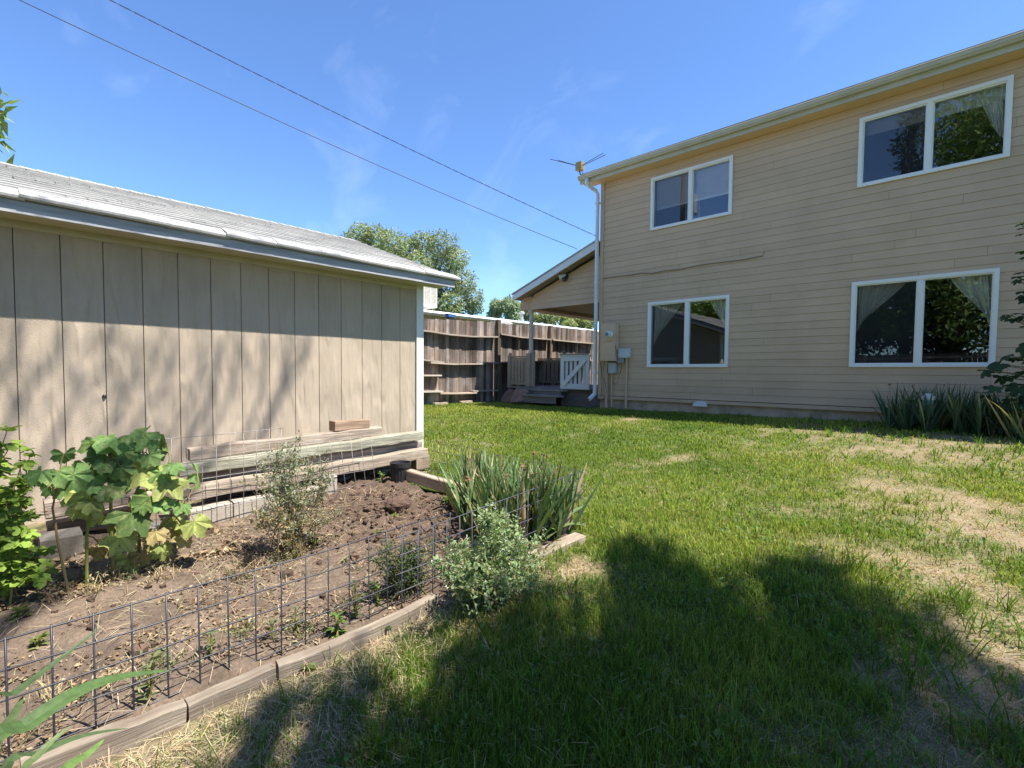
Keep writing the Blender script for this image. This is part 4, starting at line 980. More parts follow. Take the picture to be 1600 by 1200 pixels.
t0 = at_x(628, 838, XW + .05); t1 = at_x(906, 738, XW + .05); nn = int((t1[1] - t0[1]) / .1) + 1; dz = (t1[2] - t0[2]) / (t1[1] - t0[1])
wire_panel('wire_fence', 'shorter bright mesh panel in front of the iris clump', (XW + .05, t0[1], t0[2] - .40), np.array((0, 1, dz)), nn, .4, [.10, .20, .30, .40], (t1[1] - t0[1]) / (nn - 1), .0032, M['wire'], bend=.006, tone=2.2, feet=.02)
e0 = np.array((XW + .06, float(t1[1]) + .02, float(t1[2]) - .42)); e1 = at_y(668, 690, eY + .12)
ax = nrm((e1 - e0) * np.array((1, 1, 0))); ln = np.linalg.norm((e1 - e0)[:2]); dz = (e1[2] - .40 - e0[2]) / ln
wire_panel('wire_fence', 'pale mesh panel crossing behind the irises at the far end', e0, ax + np.array((0, 0, dz)), int(ln / .1) + 1, .4, [.02, .12, .22, .32, .42], .1, .0026, M['galv'], bend=.01, tone=1.1)
XK = -4.42
for lab, (ua, va), (ub, vb), le in (('rusty mesh panel standing before the stacked beams, nearer the large leafed plant', (215, 689), (438, 669), 0), ('slanting mesh panel before the beams, behind the wispy grey plant', (452, 695), (588, 679), .12)):
    t0 = at_x(ua, va, XK); t1 = at_x(ub, vb, XK); ln = t1[1] - t0[1]; nn = int(ln / .1) + 1; dz = (t1[2] - t0[2]) / ln
    wire_panel('wire_fence', lab, (XK, t0[1], t0[2] - .62), np.array((0, 1, dz)), nn, .62, [.02, .14, .28, .42, .62], ln / (nn - 1), .0028, M['galv'], lean=(.03, -le, 0), bend=.008)

# ------------------------------------------------------------------ stacked beams and blocks before the shed
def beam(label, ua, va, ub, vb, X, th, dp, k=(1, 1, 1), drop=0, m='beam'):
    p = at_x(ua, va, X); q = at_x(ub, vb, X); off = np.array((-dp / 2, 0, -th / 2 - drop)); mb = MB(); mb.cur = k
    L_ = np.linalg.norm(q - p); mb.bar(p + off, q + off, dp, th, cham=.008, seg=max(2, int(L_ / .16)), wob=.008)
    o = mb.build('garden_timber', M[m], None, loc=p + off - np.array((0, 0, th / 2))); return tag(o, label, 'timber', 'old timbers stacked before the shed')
beam('topmost long timber of the stack with the short offcut lying on it', 297, 702, 597, 667, -4.72, .10, .13, (1.05, .98, .92))
beam('greenish weathered timber second from the top of the stack', 280, 728, 661, 674, -4.62, .095, .14, (1.0, 1.1, .98))
beam('grey timber under the greenish one in the stack', 300, 746, 660, 689, -4.71, .095, .14, (.95, .93, .92))
beam('longest timber low in the stack reaching past the shed corner', 205, 777, 669, 701, -4.55, .115, .15, (1.12, 1.04, .94))
beam('timber at the bottom of the stack, tinted dark for shade', 330, 790, 655, 722, -4.80, .11, .14, (.8, .75, .72))  # low tint puts the shade under the stack into the colour
beam('timber added at the back of the stack, tinted dark for shaded gaps', 310, 736, 652, 690, -4.86, .10, .12, (.75, .7, .68))  # this and the next are added backing, dark so gaps read as shade
beam('lower timber added at the back of the stack, tinted darkest for shaded gaps', 320, 764, 652, 708, -4.86, .12, .12, (.6, .57, .55))
beam('stray timber lying behind the large leafed plant', 70, 785, 218, 760, -4.62, .12, .16, (1.0, .9, .85))
beam('stray timber lower down behind the large leafed plant', 75, 822, 230, 790, -4.72, .10, .16, (.75, .7, .66))
mb = MB(); p = at_x(524, 659, -4.74); q = at_x(578, 656, -4.74); mb.cur = (1.0, .8, .66); mb.bar(p + np.array((-.07, 0, -.05)), q + np.array((-.07, 0, -.05)), .13, .10, cham=.006, seg=2, wob=.002)
o = mb.build('wood_block', M['beam'], None, loc=p + np.array((-.07, 0, -.1))); tag(o, 'short brown timber offcut lying on top of the beam stack', 'wood block')
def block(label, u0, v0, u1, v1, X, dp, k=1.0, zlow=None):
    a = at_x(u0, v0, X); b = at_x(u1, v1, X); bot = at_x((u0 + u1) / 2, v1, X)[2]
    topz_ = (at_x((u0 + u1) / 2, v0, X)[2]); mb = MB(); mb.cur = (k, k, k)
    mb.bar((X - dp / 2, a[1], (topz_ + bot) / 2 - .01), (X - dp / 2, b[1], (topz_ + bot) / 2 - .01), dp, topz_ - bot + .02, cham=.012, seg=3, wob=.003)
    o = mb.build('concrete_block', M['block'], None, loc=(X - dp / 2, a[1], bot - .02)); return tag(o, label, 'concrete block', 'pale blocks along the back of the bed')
blocks = [('large pale block tinted dark for leaf shade at the left end of the row', 62, 838, 131, 893, -4.25, .2, .55), ('pale block half hidden behind the large leafed plant', 204, 824, 261, 855, -4.42, .15, .95),  # low tint of the first block stands in for leaf shade
 ('clean pale block just right of the large leafed plant', 296, 792, 364, 826, -4.48, .16, 1.08), ('pale block between the clean block and the wispy grey plant', 365.5, 779, 432, 812, -4.48, .16, 1.05),
 ('pale block hidden behind the wispy grey plant', 434, 766, 504, 800, -4.48, .16, 1.0), ('tall upright pale block at the right of the wispy grey plant', 507, 744, 527, 790, -4.42, .1, 1.05),
 ('low tan block right of the upright pale block', 529, 775, 557, 796, -4.42, .14, .85), ('low tan block in the middle of the low row', 558, 764, 588, 786, -4.42, .14, .82), ('low tan block next to the black pot', 589, 757, 619, 777, -4.42, .14, .8)]
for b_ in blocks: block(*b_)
mb = MB(); p = at_x(658, 722, -4.6); mb.cur = (.9, .75, .65); mb.bar((-4.65, p[1] - .10, p[2] - .0), (-4.65, p[1] + .08, p[2] - .0), .2, .16, cham=.012, seg=2, wob=.006); mb.cur = (1, .9, .8); mb.bar((-4.63, p[1] - .08, p[2] - .17), (-4.63, p[1] + .09, p[2] - .17), .2, .14, cham=.012, seg=2, wob=.006)
o = mb.build('wood_block', M['beam'], None, loc=(-4.64, p[1], p[2] - .25)); tag(o, 'stubby wood blocks propping the beam ends at the shed corner', 'wood block')
# ribbed black pot
p = at_x(626, 758, -4.36); mb = MB(); n = 40; V = []; F = []
zt2 = at_x(626, 722, -4.36)[2] - p[2]
prof = [(.085, 0), (.098, zt2 - .05), (.108, zt2 - .045), (.11, zt2), (.10, zt2), (.09, zt2 - .06), (.04, zt2 - .07)]
for i, (r, h) in enumerate(prof):
    for j in range(n):
        rr = r * (1 + (.05 if j % 2 else 0) * (1 if i < 2 else .2)); V.append(p + np.array((rr * math.cos(j / n * 6.2832), rr * math.sin(j / n * 6.2832), h)))
F = [(i*n+j, i*n+(j+1) % n, (i+1)*n+(j+1) % n, (i+1)*n+j) for i in range(len(prof) - 1) for j in range(n)] + [tuple(reversed(range(n))), tuple((len(prof)-1)*n+j for j in range(n))]
mb.add(V, F); o = mb.build('plant_pot', M['black'], None, loc=p); tag(o, 'ribbed black plastic pot under the beam ends by the shed corner', 'pot')
# pipe and hose by the house
pp = at_y(1450, 668, HY - .55); zc_ = at_y(1450, 616, HY - .55)[2]
pipe = thing('cleanout_pipe', 'pale teal upright pipe with white cap among irises by house', 'pipe', pp)
mb = MB(); mb.tube([(pp[0], pp[1], .4), (pp[0] - .01, pp[1], zc_ - .07)], .062, 16); mb.build('pipe', M['teal'], pipe, smooth=False)
mb = MB(); mb.cur = (.95, .95, .95); mb.lathe((pp[0] - .01, pp[1], zc_ - .08), [(.07, 0), (.075, .01), (.075, .055), (.05, .06), (.05, .085), (.045, .09)], 16); mb.build('cap', M['white'], pipe)
M['hose'] = mat('green_hose', (.05, .28, .22), rough=.4)
mb = MB(); hp = [(1476,652),(1480,660),(1487,668),(1497,672),(1515,671),(1540,676),(1570,680),(1600,684),(1640,690)]
def lawn_pt(u, v, lift): p = at_g(u, v); return p + np.array((0, 0, lift))
mb.tube([lawn_pt(u, v, .03) for u, v in hp], .014, 8); p = lawn_pt(1487, 668, 0); o = mb.build('garden_hose', M['hose'], None, loc=p); tag(o, 'teal green garden hose lying in front of the irises by the house', 'hose')
# ------------------------------------------------------------------ foliage helpers
def frames(d, n):
    d = d / np.linalg.norm(d, axis=1, keepdims=True); x = np.cross(d, n); x /= np.maximum(np.linalg.norm(x, axis=1, keepdims=True), 1e-6); n2 = np.cross(x, d); return x, d, n2
def leaf_mesh(T, TF, pos, d, n, size, col, colvar=.0, curl=None):
    """T (k,3) template: x across, y along, z normal.  TF (m,3 or 4)"""
    x, y, z = frames(d, n); size = np.asarray(size).reshape(-1, 1, 1)
    V = pos[:, None, :] + (T[None, :, 0:1] * x[:, None, :] + T[None, :, 1:2] * y[:, None, :] + T[None, :, 2:3] * z[:, None, :]) * size
    k = len(T); F = (TF[None] + (np.arange(len(pos)) * k)[:, None, None]).reshape(-1, TF.shape[1])
    C = np.repeat(col[:, None, :], k, 1)
    return V.reshape(-1, 3), F, C.reshape(-1, 3)
T_SIMPLE = np.array([(0, 0, 0), (-.22, .35, .06), (0, .4, -.02), (.22, .35, .06), (0, 1, -.08)], float); F_SIMPLE = np.array([(0, 2, 1), (0, 3, 2), (1, 2, 4), (2, 3, 4)])
def palmate(lobes=5, depth=.42, k=4):
    P = [(0, 0, 0)]; th0 = math.radians(-140); N_ = lobes * k
    for i in range(N_ + 1):
        t = i / N_; th = th0 + t * (-2 * th0); c = abs(math.cos(math.pi * (t * lobes - .5)) ) if False else abs(math.sin(math.pi * t * lobes))
        r = (1 - depth) + depth * c ** .8; r *= .62 + .38 * math.cos(th / 2) ** .8 if abs(th) < math.pi else .5
        r += random.uniform(-.03, .03)
        P.append((r * math.sin(th), .15 + r * math.cos(th), -.16 * r * r + .09 * math.cos(math.pi * 2 * t * lobes) * r))
    P = np.array(P); P[0] = (0, .15, .03)
    return P, np.array([(0, i + 2, i + 1) for i in range(N_)][::-1])
T_PALM, F_PALM = palmate(); T_TRI, F_TRI = palmate(3, .62, 4)
def rnd_dirs(n, up=0.0):
    v = rng.normal(size=(n, 3)); v[:, 2] += up; return v / np.linalg.norm(v, axis=1, keepdims=True)
def colr(n, c, var=.2, hue=.12):
    k = 1 + rng.uniform(-var, var, (n, 1)); h = 1 + rng.uniform(-hue, hue, (n, 3)); return np.array(c)[None] * k * h
class Fol:
    def __init__(s): s.V = []; s.F = []; s.C = []; s.n = 0
    def add(s, V, F, C):
        if F.shape[1] == 4: F = np.concatenate([F[:, [0, 1, 2]], F[:, [0, 2, 3]]])
        s.V.append(V); s.F.append(F + s.n); s.C.append(C); s.n += len(V)
    def build(s, name, m, parent=None, loc=None, smooth=False):
        V = np.concatenate(s.V); base = wloc(parent) if parent is not None else (np.asarray(loc, float) if loc is not None else np.zeros(3))
        return link_mesh(name, raw_mesh(name, V - base, np.concatenate(s.F).astype(np.int32), np.concatenate(s.C), smooth=smooth), m, parent, loc)
def straps(base, d0, length, width, bend, col, seg=5, fold=.25, tipcol=None):
    """sword leaves: base (n,3), start direction d0 (n,3), bend: droop amount"""
    n = len(base); d0 = d0 / np.linalg.norm(d0, axis=1, keepdims=True)
    h = d0.copy(); h[:, 2] = 0; hn = np.linalg.norm(h, axis=1, keepdims=True); r_ = rng.normal(size=(n, 3)); r_[:, 2] = 0
    h = np.where(hn > .02, h / np.maximum(hn, 1e-6), r_ / np.linalg.norm(r_, axis=1, keepdims=True))
    side = np.cross(h, np.array((0, 0, 1.0))); tw = rng.uniform(-1.2, 1.2, (n, 1)); side = side * np.cos(tw) + h * np.sin(tw)
    P = base.copy(); d = d0.copy(); V = []; C = []
    L_ = np.asarray(length).reshape(-1, 1); W_ = np.asarray(width).reshape(-1, 1); B_ = np.asarray(bend).reshape(-1, 1)
    for i in range(seg + 1):
        t = i / seg; w_ = W_ * (1 - t ** 2.2) * (.75 + .5 * min(t * 3, 1) * .5) + .0006
        nr = np.cross(side, d); nr /= np.maximum(np.linalg.norm(nr, axis=1, keepdims=True), 1e-6)
        V += [P - side * w_ * .5 + nr * w_ * fold, P, P + side * w_ * .5 + nr * w_ * fold]
        cc = col * (.8 + .3 * t)
        if tipcol is not None and i >= seg - 1: cc = cc * .4 + np.array(tipcol) * .6
        C += [cc * .94, cc, cc * 1.05]
        P = P + d * L_ / seg; d = d + h * B_ * (t + .25) / seg * 1.2 - np.array((0, 0, 1.0)) * B_ * (t * t) * 1.6 / seg; d /= np.linalg.norm(d, axis=1, keepdims=True)
    m = 3 * (seg + 1); V = np.stack(V, 1).reshape(-1, 3); C = np.stack(C, 1).reshape(-1, 3)
    f = []
    for i in range(seg):
        a = 3 * i; f += [(a, a+1, a+4, a+3), (a+1, a+2, a+5, a+4)]
    F = (np.array(f)[None] + (np.arange(n) * m)[:, None, None]).reshape(-1, 4); return V, F, C

# ------------------------------------------------------------------ lawn
def in_lawn(x, y):
    ok = ~((x < GX0 + .11) & (x > GX1 - .4) & (y < GY1 + .10) & (y > -3))
    ok &= ~((x < SHX + .02) & (y < yc + .05)); ok &= (y < HY + .0) | (x < hx0); ok &= x > FX + .02
    ok &= ~((y > PY - .55) & (x < hx0)); return ok
G = Fol()
def grass(n, x0, x1, y0, y1, rmin, rmax, wd, hh, seg2=True):
    x = rng.uniform(x0, x1, n); y = rng.uniform(y0, y1, n); r = np.hypot(x, y)
    az = np.degrees(np.arctan2(-x, y))                       # only where the photograph and a step beside it look
    k = (r >= rmin) & (r < rmax) & in_lawn(x, y) & (az > -22) & (az < 112); x = x[k]; y = y[k]; r = r[k]
    dd = dryness(x, y); den = fbm(x * 5, y * 5, 77, 3)
    keep = rng.uniform(size=len(x)) < np.where((y < 2.35) & (x < GX0 + .5), np.clip((x - GX0 - .12) / .34, .05, 1), 1) * np.clip(1.12 - .42 * dd - .35 * (den < .36), .2, 1); x, y, dd = x[keep], y[keep], dd[keep]; n = len(x)
    tuft = fbm(x * 3.2, y * 3.2, 88, 3); dead = rng.uniform(size=n) < (dd * 1.3 + .04 + .12 * (fbm(x * 1.3, y * 1.3, 13, 2) > .42))
    h = hh * (.55 + .9 * tuft) * rng.uniform(.6, 1.3, n) * np.where(dead, .55, 1.0)
    lean = np.where(dead, rng.uniform(.5, 2.5, n), rng.uniform(.05, .75, n)); a = rng.uniform(0, 6.283, n)
    hx, hy = np.cos(a), np.sin(a); z = gz(x, y) + (fbm(x * 3, y * 3, 21, 4) - .47) * .035 - .004
    w_ = wd * rng.uniform(.7, 1.3, n); b = a + rng.uniform(.6, 2.5, n); sx_, sy_ = np.cos(b) * w_ / 2, np.sin(b) * w_ / 2
    nl = np.sqrt(1 + lean ** 2); m1 = h * .55 / nl * 1.0
    P0a = np.stack([x - sx_, y - sy_, z], 1); P0b = np.stack([x + sx_, y + sy_, z], 1)
    mx_, my_, mz_ = x + hx * lean * h * .35 / nl, y + hy * lean * h * .35 / nl, z + h * .62 / nl
    P1a = np.stack([mx_ - sx_ * .8, my_ - sy_ * .8, mz_], 1); P1b = np.stack([mx_ + sx_ * .8, my_ + sy_ * .8, mz_], 1)
    P2 = np.stack([x + hx * lean * h / nl, y + hy * lean * h / nl, z + h * (1 - .12 * np.minimum(lean, 2)) / nl + .002], 1)
    V = np.stack([P0a, P0b, P1a, P1b, P2], 1).reshape(-1, 3)
    base = (np.arange(n) * 5)[:, None]; F = np.concatenate([base + np.array([[0, 1, 3]]), base + np.array([[0, 3, 2]]), base + np.array([[2, 3, 4]])])
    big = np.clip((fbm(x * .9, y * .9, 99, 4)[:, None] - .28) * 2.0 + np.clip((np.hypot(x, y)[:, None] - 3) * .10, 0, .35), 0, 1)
    gcol = np.array((.108, .185, .024)) * (1 - big) + np.array((.315, .345, .075)) * big; gcol = gcol * rng.uniform(.5, 1.65, (n, 1)) * (1 + rng.uniform(-.1, .1, (n, 3)))  # wide random blade tone, partly standing in for sun glints
    tan = np.array((.50, .385, .245)) * rng.uniform(.7, 1.25, (n, 1)) * (1 + rng.uniform(-.06, .06, (n, 3)))
    c = np.where(dead[:, None], tan, gcol * (1 - .35 * dd[:, None]) + np.array((.28, .30, .06)) * .35 * dd[:, None])
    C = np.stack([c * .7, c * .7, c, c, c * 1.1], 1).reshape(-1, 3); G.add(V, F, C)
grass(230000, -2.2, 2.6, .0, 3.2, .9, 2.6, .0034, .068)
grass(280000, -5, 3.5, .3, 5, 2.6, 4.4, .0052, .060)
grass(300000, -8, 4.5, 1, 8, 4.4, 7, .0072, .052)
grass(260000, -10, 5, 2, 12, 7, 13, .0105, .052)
# taller tufts at the foot of walls
def tufts(n, m, x0, x1, y0, y1, L0, L1, wd, c, v=.3):
    x = np.repeat(rng.uniform(x0, x1, n), m) + rng.normal(0, .02, n * m); y = np.repeat(rng.uniform(y0, y1, n), m) + rng.normal(0, .02, n * m)
    k = in_lawn(x, y) & (x > GX0 + .14); x, y = x[k], y[k]; q = len(x); d = rng.normal(0, .45, (q, 3)); d[:, 2] = 1
    G.add(*straps(np.stack([x, y, gz(x, y)], 1), d, rng.uniform(L0, L1, q), rng.uniform(wd * .7, wd * 1.3, q), rng.uniform(.1, 1.6, q), colr(q, c, v, .12), 4, .15))
tufts(420, 9, -2.0, 2.0, .3, 3.2, .07, .17, .0045, (.12, .21, .03)); tufts(260, 8, -.6, 1.8, 1.2, 3.6, .08, .2, .005, (.14, .23, .045)); tufts(500, 7, -5, 3, 2.5, 6.5, .07, .13, .007, (.15, .25, .03)); tufts(500, 6, -9, 3, 6.5, 9.4, .08, .15, .01, (.13, .23, .03)); tufts(260, 7, -9.7, -6.2, 4.5, 9.8, .08, .16, .011, (.13, .22, .03))
# clover and broad leafed weeds in the lawn
for _ in range(150):
    cx0, cy0 = random.uniform(-1.9, 1.2), random.uniform(.4, 4.5); m = random.randint(8, 26); x = rng.normal(cx0, .07, m); y = rng.normal(cy0, .07, m); k = in_lawn(x, y) & (x > GX0 + .14); x, y = x[k], y[k]; m = len(x)
    if m: G.add(*leaf_mesh(T_SIMPLE * np.array((1.7, 1, 1)), F_SIMPLE, np.stack([x, y, gz(x, y) + rng.uniform(.015, .05, m)], 1), rnd_dirs(m), rnd_dirs(m, 2.0), rng.uniform(.014, .036, m), colr(m, random.choice([(.10, .19, .05), (.15, .22, .08), (.20, .25, .10)]), .3)))
# thatch: loose dead blades lying in the lawn
n = 12000; x = rng.uniform(-5, 2.5, n); y = rng.uniform(.2, 6.5, n); k = in_lawn(x, y) & (x > GX0 + .12); x, y = x[k], y[k]; n = len(x); d = rnd_dirs(n); d[:, 2] = np.abs(d[:, 2]) * .35 + .05
G.add(*straps(np.stack([x, y, gz(x, y) + rng.uniform(0, .03, n)], 1), d, rng.uniform(.03, .09, n), rng.uniform(.002, .0045, n), rng.uniform(0, .9, n), colr(n, (.52, .41, .25), .3), 3))
o = G.build('lawn_grass', M['grass']); tag(o, 'short green lawn grass with straw coloured dry patches', 'grass', kind='stuff')

# ------------------------------------------------------------------ litter on the bed and beside the boards
Lt = Fol()
def litter(n, pts_fn, s0, s1, cols, lift=.006):
    P = pts_fn(n); m = len(P); d = rnd_dirs(m); d[:, 2] *= .35; nn = rnd_dirs(m, 2.2)
    c = np.array(cols)[rng.integers(0, len(cols), m)] * rng.uniform(.65, 1.25, (m, 1)); P[:, 2] += lift
    T = T_SIMPLE.copy(); T[:, 0] *= 1.25; T[:, 2] *= 2.2; Lt.add(*leaf_mesh(T, F_SIMPLE, P, d, nn, rng.uniform(s0, s1, m), c))
def bed_pts(x0, x1, y0, y1, thr=.0, sd=5):
    def f(n):
        x = rng.uniform(x0, x1, n); y = rng.uniform(y0, y1, n); k = fbm(x * 3, y * 3, sd, 3) > thr; x, y = x[k], y[k]
        return np.array([(a, b, soil_z(a, b)) for a, b in zip(x, y)])
    return f
TANS = [(.34, .255, .155), (.29, .20, .115), (.20, .13, .075), (.42, .34, .22), (.15, .095, .055), (.25, .19, .12)]
litter(3600, bed_pts(-4.4, -2.3, -.9, .75, .50), .008, .042, TANS); litter(2600, bed_pts(-4.5, -3.6, -.8, 1.2, .42), .02, .085, TANS)
litter(3400, bed_pts(-2.95, -2.2, -.6, 2.3, .46), .006, .034, TANS); litter(9000, bed_pts(-4.5, -2.3, -.9, 2.8, .44, 8), .003, .014, TANS); litter(2500, bed_pts(-4.1, -3.0, .7, 1.7, .40, 28), .006, .026, TANS); litter(500, bed_pts(-4.4, -4.0, .5, 2.7, .35), .01, .035, TANS)
litter(4200, bed_pts(-4.4, -2.3, .9, 2.85, .35, 19), .004, .018, [(.17, .10, .07), (.25, .17, .11), (.4, .3, .2)])
# straws
n = 2200; x = rng.uniform(-4.3, -1.6, n); y = rng.uniform(-.6, 2.6, n)
z = np.array([soil_z(a, b) if a < GX0 else float(gz(a, b)) for a, b in zip(x, y)]) + .012
d = rnd_dirs(n); d[:, 2] = np.abs(d[:, 2]) * .25
Lt.add(*straps(np.stack([x, y, z], 1), d, rng.uniform(.03, .14, n), rng.uniform(.0015, .004, n), rng.uniform(0, .6, n), colr(n, (.5, .4, .26), .3), 3))
# withered weeds standing in the bed
cl2 = [(random.uniform(-2.62, -2.26), random.uniform(-.5, 2.5)) for _ in range(46)] + [(pbx + random.gauss(0, .16), pby + random.gauss(0, .2)) for pbx, pby in [tuple(at_s(452, 868)[:2]), tuple(at_s(400, 880)[:2]), tuple(at_s(190, 910)[:2]), tuple(at_s(120, 920)[:2])] for _ in range(9)]
for cx0, cy0 in cl2:
    m = random.randint(8, 20); P = np.array([(cx0 + random.gauss(0, .025), cy0 + random.gauss(0, .025)) for _ in range(m)]); z0 = np.array([soil_z(a, b) for a, b in P]); D_ = rng.normal(0, .7, (m, 3)); D_[:, 2] = 1
    hh = random.uniform(.04, .13); cc = random.choice([(.34, .24, .14), (.24, .16, .09), (.42, .33, .19), (.19, .19, .09), (.16, .19, .08)])
    Lt.add(*straps(np.column_stack([P, z0]), D_, rng.uniform(.4, 1.1, m) * hh, rng.uniform(.002, .006, m), rng.uniform(.1, 1.4, m), colr(m, cc, .3), 4))
    k2 = m * 2; Q = np.column_stack([P, z0])[rng.integers(0, m, k2)] + np.column_stack([rng.normal(0, .025, k2), rng.normal(0, .025, k2), rng.uniform(.005, hh * .8, k2)]); Lt.add(*leaf_mesh(T_SIMPLE, F_SIMPLE, Q, rnd_dirs(k2), rnd_dirs(k2, .6), rng.uniform(.008, .026, k2), colr(k2, cc, .35)))
# dead stalks and strewn straw on the bare strip outside the boards
n = 7000; x = GX0 + .12 + np.abs(rng.normal(0, .36, n)); y = rng.uniform(-.4, 2.4, n); z = gz(x, y) + .008
d = rnd_dirs(n); d[:, 2] = np.abs(d[:, 2]) * .4
Lt.add(*straps(np.stack([x, y, z], 1), d, rng.uniform(.02, .11, n), rng.uniform(.0012, .0035, n), rng.uniform(0, .9, n), colr(n, (.5, .4, .26), .35), 3))
o = Lt.build('leaf_litter', M['litter']); tag(o, 'dry leaf litter and straw scattered over the bed', 'leaf litter', kind='stuff')
# clods on the dug mound
mb = MB(); rs = random.Random(3)
for i in range(620):
    x = rs.gauss(mound[0], .36) if i < 400 else rs.uniform(-4.3, -2.4); y = rs.gauss(mound[1] - .1, .42) if i < 400 else rs.uniform(-.6, 2.8)
    if not (GX1 + .1 < x < GX0 - .1 and y < GY1 - .05): continue
    r = rs.uniform(.006, .022) * (2.0 if rs.random() < .06 else 1); k = rs.uniform(.6, 1.2); mb.cur = (.16 * k, .106 * k, .074 * k); c = np.array((x, y, soil_z(x, y) + r * .35))
    V = []; 
    for a, b in ((0, 1), (.9, .45), (.85, -.5), (0, -1)):
        for j in range(6):
            an = j * 1.047 + rs.uniform(-.3, .3); V.append(c + r * rs.uniform(.75, 1.25) * np.array((a * math.cos(an), a * math.sin(an), b * .8)))
    mb.add(V, [(i_*6+j, i_*6+(j+1) % 6, (i_+1)*6+(j+1) % 6, (i_+1)*6+j) for i_ in range(3) for j in range(6)])
o = mb.build('soil_clods', M['soil']); tag(o, 'crumbly dark soil clods on the dug mound', 'soil clods', kind='stuff')
p = at_s(622, 795); mb = MB(); mb.cur = (.15, .095, .07); V = []; F = []; nl, nm = 9, 14
for i in range(nl):
    for j in range(nm):
        la = math.pi * i / (nl - 1); lo = 6.2832 * j / nm; dv = np.array((math.sin(la) * math.cos(lo), math.sin(la) * math.sin(lo), math.cos(la)))
        r = .085 * (1 + .35 * (float(fbm(dv[0] * 2.3 + 5, dv[1] * 2.3 + dv[2] * 1.7, 15, 3)) - .45) * 2 + rs.uniform(-.05, .05)); V.append(p + np.array((0, 0, .04)) + dv * r * np.array((1, 1.3, .75)))
F = [(i*nm+j, i*nm+(j+1) % nm, (i+1)*nm+(j+1) % nm, (i+1)*nm+j) for i in range(nl - 1) for j in range(nm)]
mb.add(V, F); o = mb.build('root_ball', M['soil'], None, loc=p); tag(o, 'dark clump of dug up roots and soil on the mound by the pot', 'root clump')

# ------------------------------------------------------------------ garden plants
# large leafed plant
pb = at_s(160, 905); hol = thing('hollyhock', 'big lobed leaf plant with yellowing leaves before the pale blocks', 'plant', pb)
XP = float(pb[0]) + .05
LV = [(170,688,36,0,.9),(148,700,28,0,.3),(215,682,36,0,1),(234,692,26,0,.5),(258,702,32,0,.8),(238,716,26,0,.4),(160,722,32,2,.3),(192,738,24,2,.2),(58,742,24,0,.3),(92,746,26,0,.5),(120,750,30,0,.5),(150,750,24,0,.6),
 (212,742,46,1,1),(268,758,40,1,1),(312,746,32,0,.9),(272,732,22,0,.7),(128,785,40,1,.8),(152,805,28,1,.6),(215,812,44,2,.3),(182,822,26,0,.3),(196,846,34,1,.9),(206,880,28,1,.6),(285,818,38,1,.9),(308,822,30,1,.5),(282,792,22,0,.6),(290,845,22,3,.5),(255,862,24,1,.4),
 (180,700,30,0,.6),(200,712,26,2,.3),(140,735,26,0,.4),(105,765,26,0,.5),(245,745,28,0,.6),(175,765,30,2,.4),(230,785,30,2,.4),(255,790,26,0,.4),(165,860,24,3,.3),(240,838,24,3,.4),(225,870,22,3,.4),(100,715,20,0,.4),(75,765,20,0,.4)]
fo = Fol(); mb = MB(); mb.cur = (1.3, 1.5, 1.0)
stems = [([(108,905),(95,850),(92,790),(92,745)], .012), ([(135,890),(132,830),(140,760),(150,702)], .014), ([(178,900),(175,820),(172,740),(178,695)], .016), ([(200,890),(202,800),(212,730),(222,690)], .016), ([(215,885),(232,820),(255,755),(265,715)], .013), ([(205,870),(240,830),(285,790),(310,750)], .011)]
SP = []
for pts, r in stems:
    j = random.uniform(-.08, .08); P = [at_x(u, v, XP + j * (1 - (v - 690) / 220)) for u, v in pts]; P[0] = np.array((P[0][0], P[0][1], soil_z(P[0][0], P[0][1]) - .03)); mb.cur = tuple(random.uniform(.8, 1.2) * c for c in (1.0, 1.2, .9)); r *= .62; P[1] = P[1] + rng.normal(0, .025, 3); P[2] = P[2] + rng.normal(0, .03, 3); mb.tube(P, [r, r * .9, r * .7, r * .4], 7); SP += [P[1] * (1 - t) + P[2] * t for t in (0, .5)] + [P[2] * (1 - t) + P[3] * t for t in (0, .5, 1)]
pal = [(.15, .245, .08), (.29, .325, .105), (.10, .16, .05), (.28, .22, .10)]
for u, v, s, t, up in LV:
    for rep in range(2 if random.random() < .40 else 1):
        j = random.uniform(-.14, .16); p = at_x(u + rep * random.uniform(-14, 14), v + rep * random.uniform(-8, 16), XP + j); size = s / 771 * 3.4 * .74 * (1 if rep == 0 else .55)
        q = min(SP, key=lambda a: np.linalg.norm(a - p)); dv = p - q; dv = dv / max(np.linalg.norm(dv), .03)
        d = np.array((dv[0] * .5 + .35, dv[1], -.35 - (1 - up) * .8)) + np.array([random.uniform(-.3, .3) for _ in range(3)])
        nn = np.array((.55 + random.uniform(-.2, .3), random.uniform(-.3, .3), .5 + up * .7)); sc_ = size
        T, TF = palmate(5, random.uniform(.15, .26), 5); T[1:, :2] *= (1 + .06 * np.where(np.arange(len(T) - 1) % 2 == 0, 1, -1))[:, None]; T[:, 2] *= random.uniform(.8, 2.6)
        c = np.array(pal[t]) * random.uniform(.8, 1.25)
        base = p - nrm(d) * sc_ * .5
        V, F, C = leaf_mesh(T, TF, base[None], d[None], nn[None], [sc_], c[None]); 
        if t == 1: C = C * rng.uniform(.75, 1.25, (len(C), 1))
        C[0] *= 1.25; fo.add(V, F, C); mid_ = (q + base) / 2 + np.array((0, 0, .02)); mb.tube([q, mid_, base + nrm(d) * sc_ * .15], .0035, 5, cap=False)
fo.build('leaves', M['hleaf'], hol); mb.build('stems', M['stem'], hol)
